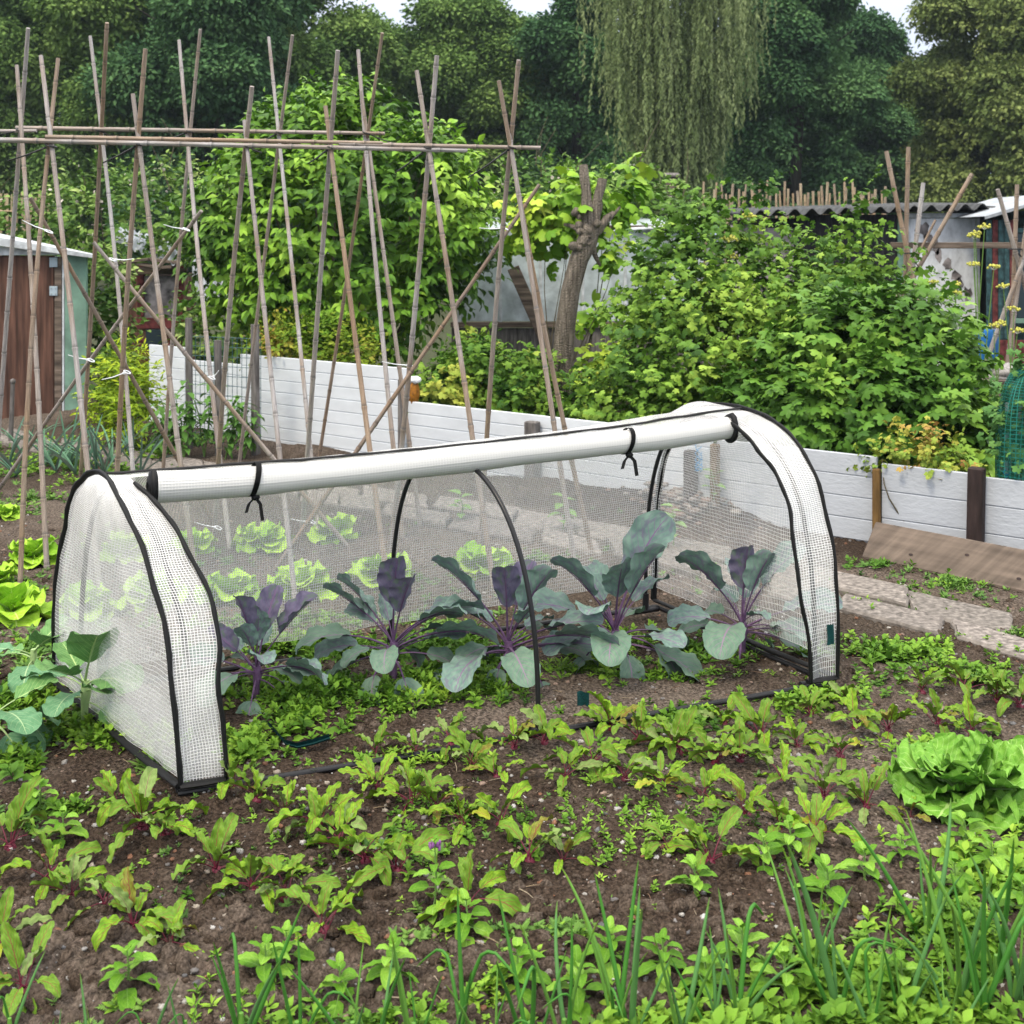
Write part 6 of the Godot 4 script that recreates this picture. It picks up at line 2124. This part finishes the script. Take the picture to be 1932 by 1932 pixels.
# ---------------------------------------------------------------- onions
func onions() -> void:
	var om := [mat(srgb(0.055, 0.19, 0.028), 0.4), mat(srgb(0.085, 0.215, 0.06), 0.5), mat(srgb(0.12, 0.27, 0.045), 0.4)]
	for m in om:
		m.backlight_enabled = true
		m.backlight = Color(0.25, 0.25, 0.25)
		m.vertex_color_use_as_albedo = true
		m.metallic_specular = 0.25
	var mk := func(len: float, r: float, bend: float, kink: float, m: Material) -> ArrayMesh:
		var pts := []
		var rad := []
		var cols := []
		var p := Vector3.ZERO
		var a := 0.0
		var n := 16
		for i in n + 1:
			var u := float(i) / n
			pts.append(p)
			cols.append(Color(0.9, 0.95, 0.8).lerp(Color.WHITE, smoothstep(0.0, 0.25, u)) * rng.randf_range(0.9, 1.0) if u < 0.93 else Color(1.0, 0.8, 0.5))
			rad.append(r * (0.85 + 0.35 * sin(minf(u * 2.2, 1.0) * PI * 0.5)) * pow(1.0 - u, 0.45) + 0.0006)
			a -= bend / n * (0.4 + 1.2 * u) + (kink / 3.0 if absf(u - 0.68) < 0.1 else 0.0)
			p += Vector3(0.0, sin(a), cos(a)) * len / n
		var s := Shape.new()
		s.tube(pts, rad, 9, cols)
		return s.mesh(m)
	var meshes := []
	for k in 12:
		meshes.append(mk.call(0.36, [0.0054, 0.0064, 0.0046][k % 3], [0.08, 0.3, 0.5, 0.18][k % 4], 0.0 if k != 6 else 1.6, om[k % 3]))
	var nth := ["first", "second", "third", "fourth", "fifth", "sixth", "seventh", "eighth", "ninth", "tenth", "eleventh", "twelfth", "thirteenth", "fourteenth", "fifteenth", "sixteenth", "seventeenth", "eighteenth", "nineteenth", "twentieth", "twenty-first", "twenty-second", "twenty-third", "twenty-fourth", "twenty-fifth", "twenty-sixth", "twenty-seventh", "twenty-eighth", "twenty-ninth", "thirtieth"]
	# x, y of the foot, size, leaves
	var list := [[18, 1962, 0.75, 2], [100, 1985, 0.6, 3], [178, 1990, 0.7, 2], [280, 1975, 0.75, 2], [350, 1968, 0.65, 3], [455, 1955, 0.95, 5], [560, 1975, 0.95, 3], [665, 1975, 0.95, 3], [705, 1990, 0.85, 3], [780, 1975, 0.9, 4], [870, 1960, 1.1, 5], [930, 1985, 0.9, 4], [1000, 1972, 1.0, 4], [1065, 1965, 1.0, 5], [1160, 1945, 1.15, 5], [1195, 1952, 1.1, 4], [1285, 1965, 0.95, 4], [1345, 1955, 0.95, 4], [1390, 1935, 1.05, 6], [1530, 1865, 0.95, 6], [1585, 1930, 1.1, 5], [1645, 1960, 0.9, 4], [1700, 1925, 0.95, 4], [1748, 1795, 0.85, 6], [1812, 1905, 1.1, 5], [1855, 1930, 1.0, 4], [1880, 1865, 1.05, 5], [1918, 1900, 1.05, 5], [1790, 1965, 0.8, 4]]
	list.sort_custom(func(a, b): return a[0] < b[0])
	for k in list.size():
		var q = list[k]
		var at := on_ground(G(q[0], q[1]))
		var o := thing("onion_plant", "spring onion tuft of %s hollow leaves, %s from the left along the front" % [["no", "one", "two", "three", "four", "five", "six"][maxi(2, q[3])], nth[k]], "onion", at, "spring onions along the front edge")
		var a0 := rng.randf() * TAU
		for j in maxi(2, q[3]):
			put(o, "leaf", meshes[rng.randi() % 12], leaf_at(a0 + j * 2.4 + rng.randfn() * 0.3, rng.randf_range(1.05, 1.5), q[2] * (0.84 if q[0] < 1450 else 1.0) * rng.randf_range(0.52, 1.05), Vector3(rng.randfn() * 0.006, -0.01, rng.randfn() * 0.006), rng.randfn() * 0.8))
		var s := Shape.new()
		s.tube([Vector3(0, -0.02, 0), Vector3(0, 0.02, 0), Vector3(0, 0.05, 0)], [0.009 * q[2], 0.0085 * q[2], 0.005 * q[2]], 8)
		part(o, "bulb_neck", s, om[2], true)

# ---------------------------------------------------------------- weeds
func weed_shape(kind: int, seedy: int) -> Shape:
	var s := Shape.new()
	var r := RandomNumberGenerator.new()
	r.seed = seedy
	var lf := plain_leaf(0.62, 0.7, 0.25) if kind == 0 else plain_leaf(0.34, 0.5, 0.15)
	if kind == 2:
		lf = Shape.new()      # a toothed, feathery leaf
		for k in 6:
			var u := k / 6.0
			for sd in [-1.0, 1.0]:
				lf.join(plain_leaf(0.4, 0.3, 0.1), Transform3D(Basis(Vector3.UP, sd * 0.9) * Basis.from_scale(Vector3.ONE * 0.36 * (1.0 - u * 0.5)), Vector3(0, 0, u * 0.8)))
		lf.join(plain_leaf(0.2, 0.4, 0.1), Transform3D.IDENTITY)
	var n := [11, 10, 8][kind] as int
	var stem := 0.55 if kind == 0 else 0.3
	s.tube([Vector3.ZERO, Vector3(0.02, stem * 0.5, 0.01), Vector3(0, stem, 0)], [0.02, 0.016, 0.01], 4, [Color(0.5, 0.8, 0.4)])
	for k in n:
		var u := float(k) / (n - 1)
		var az := k * 2.39996 if kind != 0 else (k / 2) * 1.57 + (k % 2) * PI + r.randfn() * 0.15
		var el := lerpf(-0.1, 0.9, u) + r.randfn() * 0.15
		s.join(lf, Transform3D(Basis(Vector3.UP, az) * Basis(Vector3.RIGHT, -el) * Basis(Vector3.BACK, r.randfn() * 0.25) * Basis.from_scale(Vector3.ONE * lerpf(0.62, 0.32, u) * r.randf_range(0.85, 1.15)), Vector3(0, stem * u, 0)), Color.WHITE * r.randf_range(0.82, 1.15))
	return s

func weeds() -> void:
	var protos := []
	for k in 3:
		for j in 2:
			protos.append(weed_shape(k, 30 + k * 5 + j).mesh(M.leaf))
	var pal := [Color(0.060, 0.140, 0.022), Color(0.105, 0.215, 0.032), Color(0.165, 0.30, 0.045), Color(0.24, 0.38, 0.06)]
	# x, y, half width, half height on the photograph, count, least and most size, kinds
	var areas := {
		"dense low weeds covering the ground at the front right corner": [[1690, 1885, 290, 65, 330, 0.05, 0.10, 0], [1880, 1720, 90, 120, 170, 0.05, 0.09, 0], [1300, 1955, 330, 28, 150, 0.05, 0.09, 0], [1500, 1800, 150, 60, 40, 0.04, 0.08, 2], [1780, 1800, 150, 80, 160, 0.05, 0.1, 0], [1600, 1960, 380, 50, 230, 0.06, 0.11, 0]],
		"patches of small weeds along the front edge of the plot": [[900, 1905, 200, 45, 60, 0.04, 0.08, 0], [800, 1790, 130, 70, 60, 0.04, 0.08, 2], [480, 1900, 180, 60, 25, 0.03, 0.07, 1], [720, 1955, 260, 30, 70, 0.04, 0.08, 0], [150, 1950, 200, 40, 30, 0.03, 0.07, 2], [1050, 1780, 200, 60, 45, 0.03, 0.07, 2]],
		"green weeds growing under the kohlrabi in the tunnel": [[540, 1350, 125, 50, 380, 0.05, 0.10, 0], [660, 1330, 150, 42, 360, 0.05, 0.10, 0], [820, 1300, 140, 35, 280, 0.05, 0.09, 0], [470, 1430, 45, 40, 130, 0.05, 0.09, 0], [930, 1325, 110, 28, 110, 0.04, 0.08, 1], [1120, 1275, 220, 26, 170, 0.04, 0.08, 1], [600, 1245, 220, 26, 280, 0.05, 0.1, 0], [1360, 1235, 150, 26, 150, 0.04, 0.08, 1], [1150, 1230, 160, 30, 150, 0.04, 0.09, 0], [1300, 1290, 160, 14, 60, 0.03, 0.06, 1], [900, 1240, 200, 30, 170, 0.04, 0.09, 0]],
		"weeds crowding the ground left of the tunnel": [[60, 1360, 130, 60, 360, 0.05, 0.1, 0], [210, 1410, 120, 28, 150, 0.05, 0.09, 0], [30, 1450, 60, 30, 70, 0.05, 0.09, 0], [40, 1560, 60, 30, 40, 0.05, 0.09, 2], [150, 1545, 110, 14, 35, 0.05, 0.08, 0], [50, 1240, 70, 50, 200, 0.05, 0.1, 2], [290, 1465, 40, 15, 20, 0.04, 0.08, 2]],
		"low greenery round the leeks and lettuces at the left": [[120, 865, 180, 40, 420, 0.05, 0.11, 0], [60, 940, 90, 40, 90, 0.05, 0.09, 2], [300, 855, 70, 10, 60, 0.05, 0.1, 0], [60, 1110, 60, 50, 60, 0.04, 0.08, 2], [200, 905, 120, 20, 120, 0.05, 0.1, 0], [350, 845, 120, 8, 120, 0.06, 0.12, 2], [160, 1000, 120, 40, 40, 0.04, 0.07, 0]],
		"sparse weeds among the lettuces behind the tunnel": [[520, 1180, 260, 30, 220, 0.04, 0.08, 2], [430, 1060, 200, 50, 70, 0.03, 0.07, 2], [800, 1090, 200, 50, 90, 0.03, 0.07, 2], [1010, 1060, 180, 20, 60, 0.03, 0.07, 2], [1200, 1110, 120, 20, 35, 0.03, 0.07, 2], [860, 1180, 200, 20, 130, 0.04, 0.08, 2], [1350, 1080, 150, 20, 50, 0.03, 0.06, 2], [900, 985, 250, 12, 25, 0.03, 0.06, 2]],
		"grass and weeds between the path and the leaning plank": [[1800, 1105, 190, 22, 260, 0.035, 0.08, 2], [1660, 1065, 60, 12, 40, 0.05, 0.09, 1], [1750, 1160, 170, 14, 60, 0.03, 0.06, 2], [1900, 1210, 60, 20, 40, 0.04, 0.07, 2], [1620, 1140, 60, 20, 20, 0.03, 0.06, 1]],
		"weeds in the joints of the stone path right of the tunnel": [[1700, 1150, 220, 30, 90, 0.02, 0.05, 2], [1350, 1070, 250, 25, 60, 0.02, 0.05, 2], [900, 990, 300, 20, 50, 0.02, 0.05, 2]],
		"weeds spreading right of the tunnel behind the beetroot": [[1720, 1250, 180, 28, 230, 0.04, 0.08, 0], [1870, 1280, 90, 30, 110, 0.05, 0.09, 0], [1640, 1310, 120, 25, 110, 0.04, 0.08, 0], [1760, 1420, 120, 30, 70, 0.04, 0.08, 0], [1480, 1345, 140, 16, 80, 0.04, 0.08, 0], [1300, 1370, 200, 20, 90, 0.04, 0.07, 0]],
		"tiny weed seedlings scattered through the beetroot bed": [[900, 1560, 900, 190, 560, 0.015, 0.05, 0], [500, 1700, 500, 130, 200, 0.02, 0.055, 2], [1250, 1600, 400, 120, 160, 0.02, 0.05, 1], [400, 1560, 400, 120, 60, 0.02, 0.05, 2], [900, 1460, 500, 40, 110, 0.03, 0.07, 1]],
	}
	for label in areas:
		var trs := [[], [], []]
		var cs := [[], [], []]
		for q in areas[label]:
			for k in int(q[4] * 1.0):
				var a := rng.randf() * TAU
				var rr := minf(1.25, absf(rng.randfn()) * 0.62)
				var p := G(q[0] + cos(a) * rr * q[2], q[1] + sin(a) * rr * q[3])
				var clump := nz.get_noise_2d(p.x * 40.0 + 13.0, p.z * 40.0)
				if clump < -0.25 and rng.randf() < 0.7:
					continue
				var kind: int = q[7] if rng.randf() < 0.75 else rng.randi() % 3
				var sc := rng.randf_range(q[5] * 0.6, q[6] * 0.95) * (1.0 + 0.5 * clump)
				trs[kind].append(Transform3D(Basis(Vector3(rng.randfn() * 0.15, 1, rng.randfn() * 0.15).normalized(), rng.randf() * TAU) * Basis.from_scale(Vector3.ONE * sc), Vector3(p.x, gh(p.x, p.z) - 0.006, p.z)))
				var f := clampf(0.5 + 0.7 * nz.get_noise_2d(p.x * 25.0, p.z * 25.0 + 60.0) + rng.randfn() * 0.18, 0.0, 0.999) * 3.0
				var c: Color = pal[int(f)].lerp(pal[int(f) + 1], f - int(f))
				if kind == 2:
					c = c.lerp(Color(0.10, 0.19, 0.07), 0.55)
				cs[kind].append(ripe(c))
		for kind in 3:
			if trs[kind].size():
				tag(many(self, ["ground_weeds", "narrow_weeds", "feathery_weeds"][kind], protos[kind * 2 + (label.length() % 2)], trs[kind], cs[kind]), ["broad leaved ", "narrow leaved ", "feathery "][kind] + label, "weeds", "", "stuff")
	single_weeds()

func single_weeds() -> void:
	# the larger weeds of the front bed, each a plant of its own
	var wt := leaf_tex(Color(0.11, 0.24, 0.032), Color(0.19, 0.34, 0.05), Color(0.28, 0.43, 0.12), 6, 0.07, 0.05, 81)
	var wm := leafy(Color.WHITE, 0.45, 0.5, wt)
	wm.vertex_color_use_as_albedo = false
	var wm2 := leafy(Color(0.78, 0.85, 0.72), 0.5, 0.5, wt)
	wm2.vertex_color_use_as_albedo = false
	var lm := []
	for k in 5:
		lm.append(leaf_mesh({"len": 0.05, "width": 0.034, "peak": 0.38, "k": 1.15, "stalk": 0.014, "stalk_r": 0.0013, "bend": 0.4 + 0.2 * k, "ruffle": 0.04, "fold": 0.3, "rows": 8, "cols": 5, "teeth": 0.05, "n_teeth": 6.0}, 830 + k, wm if k % 2 else wm2, M.green_stem))
	var list := [[240, 1880, 1.1, "leafy upright weed between clods, front left of the onions"], [118, 1600, 0.9, "pale leafed weed above the left beetroot"], [75, 1545, 1.0, "bushy weed left of the tunnel's front corner"], [880, 1790, 1.0, "weed with opposite leaves below the middle beetroot"], [975, 1880, 1.05, "broad leafed weed among the middle onions"], [740, 1870, 1.0, "trailing weed behind the onions left of centre"], [1150, 1840, 0.9, "grey green weed rosette in front of the bare soil"], [1310, 1720, 1.0, "leafy weed on bare soil left of the three leaved one"], [1490, 1640, 1.05, "three leaved weed right of the rounded beetroot"], [1440, 1660, 0.9, "pale weed left of the three leaved one"], [1630, 1690, 1.0, "weed in the middle of the bare soil at right"], [1560, 1730, 1.15, "stout leafy weed behind the tall onions"], [1700, 1650, 0.8, "small weed in front of the big lettuce"], [1820, 1640, 1.2, "broad leafed weed just below the big lettuce"], [1870, 1680, 1.15, "round leafed weed at the right edge below the lettuce"], [1800, 1720, 1.1, "pale green weed behind the right onions"], [500, 1870, 1.0, "weed tuft in front of the left onions"], [540, 1840, 0.9, "broad leafed weed right of the left onion fan"], [1090, 1900, 1.05, "weed between two middle onion tufts"], [1400, 1850, 1.1, "bright weed at the foot of the onions right of centre"], [1330, 1890, 1.0, "bright leafy weed before the onions at centre right"], [1480, 1900, 1.15, "weed with wide leaves at the bottom right of centre"], [1700, 1900, 1.15, "wide leaved weed low in the right corner patch"], [820, 1740, 0.85, "purple topped nettle like weed among the beetroot"], [640, 1900, 0.9, "sprawling weed at the bottom left of centre"], [1930, 1760, 1.1, "weed cut off by the right edge"], [1250, 1860, 0.95, "weed cluster right of the tallest onion"]]
	for q in list:
		var o := thing("leafy_weed", q[3], "weed", on_ground(G(q[0], q[1])), "leafy weeds in the front bed")
		var h: float = 0.075 * q[2] if q[0] != 820 else 0.16
		var s := Shape.new()
		s.tube([Vector3.ZERO, Vector3(0.004, h * 0.5, 0.003), Vector3(0, h, 0)], [0.0028, 0.0024, 0.0015], 6)
		part(o, "stem", s, M.green_stem, true)
		var n := 14
		for k in n:
			var u := k / float(n - 1)
			put(o, "leaf", lm[rng.randi() % 5], leaf_at((k / 2) * 1.57 + (k % 2) * PI + rng.randfn() * 0.2, lerpf(-0.05, 1.0, u) + rng.randfn() * 0.15, q[2] * lerpf(1.25, 0.55, u) * rng.randf_range(0.85, 1.15), Vector3(0, h * (0.15 + 0.85 * u), 0), rng.randfn() * 0.2))
		if q[0] == 820:
			for k in 9:
				s = Shape.new()
				s.lump(Vector3(cos(k * 2.4) * 0.012, h - 0.006 * (k % 3), sin(k * 2.4) * 0.012), Vector3(0.004, 0.007, 0.004), k, nz, 4, 5, Color(0.30, 0.12, 0.34), 0.2)
				part(o, "flower", s, M.leaf, true)
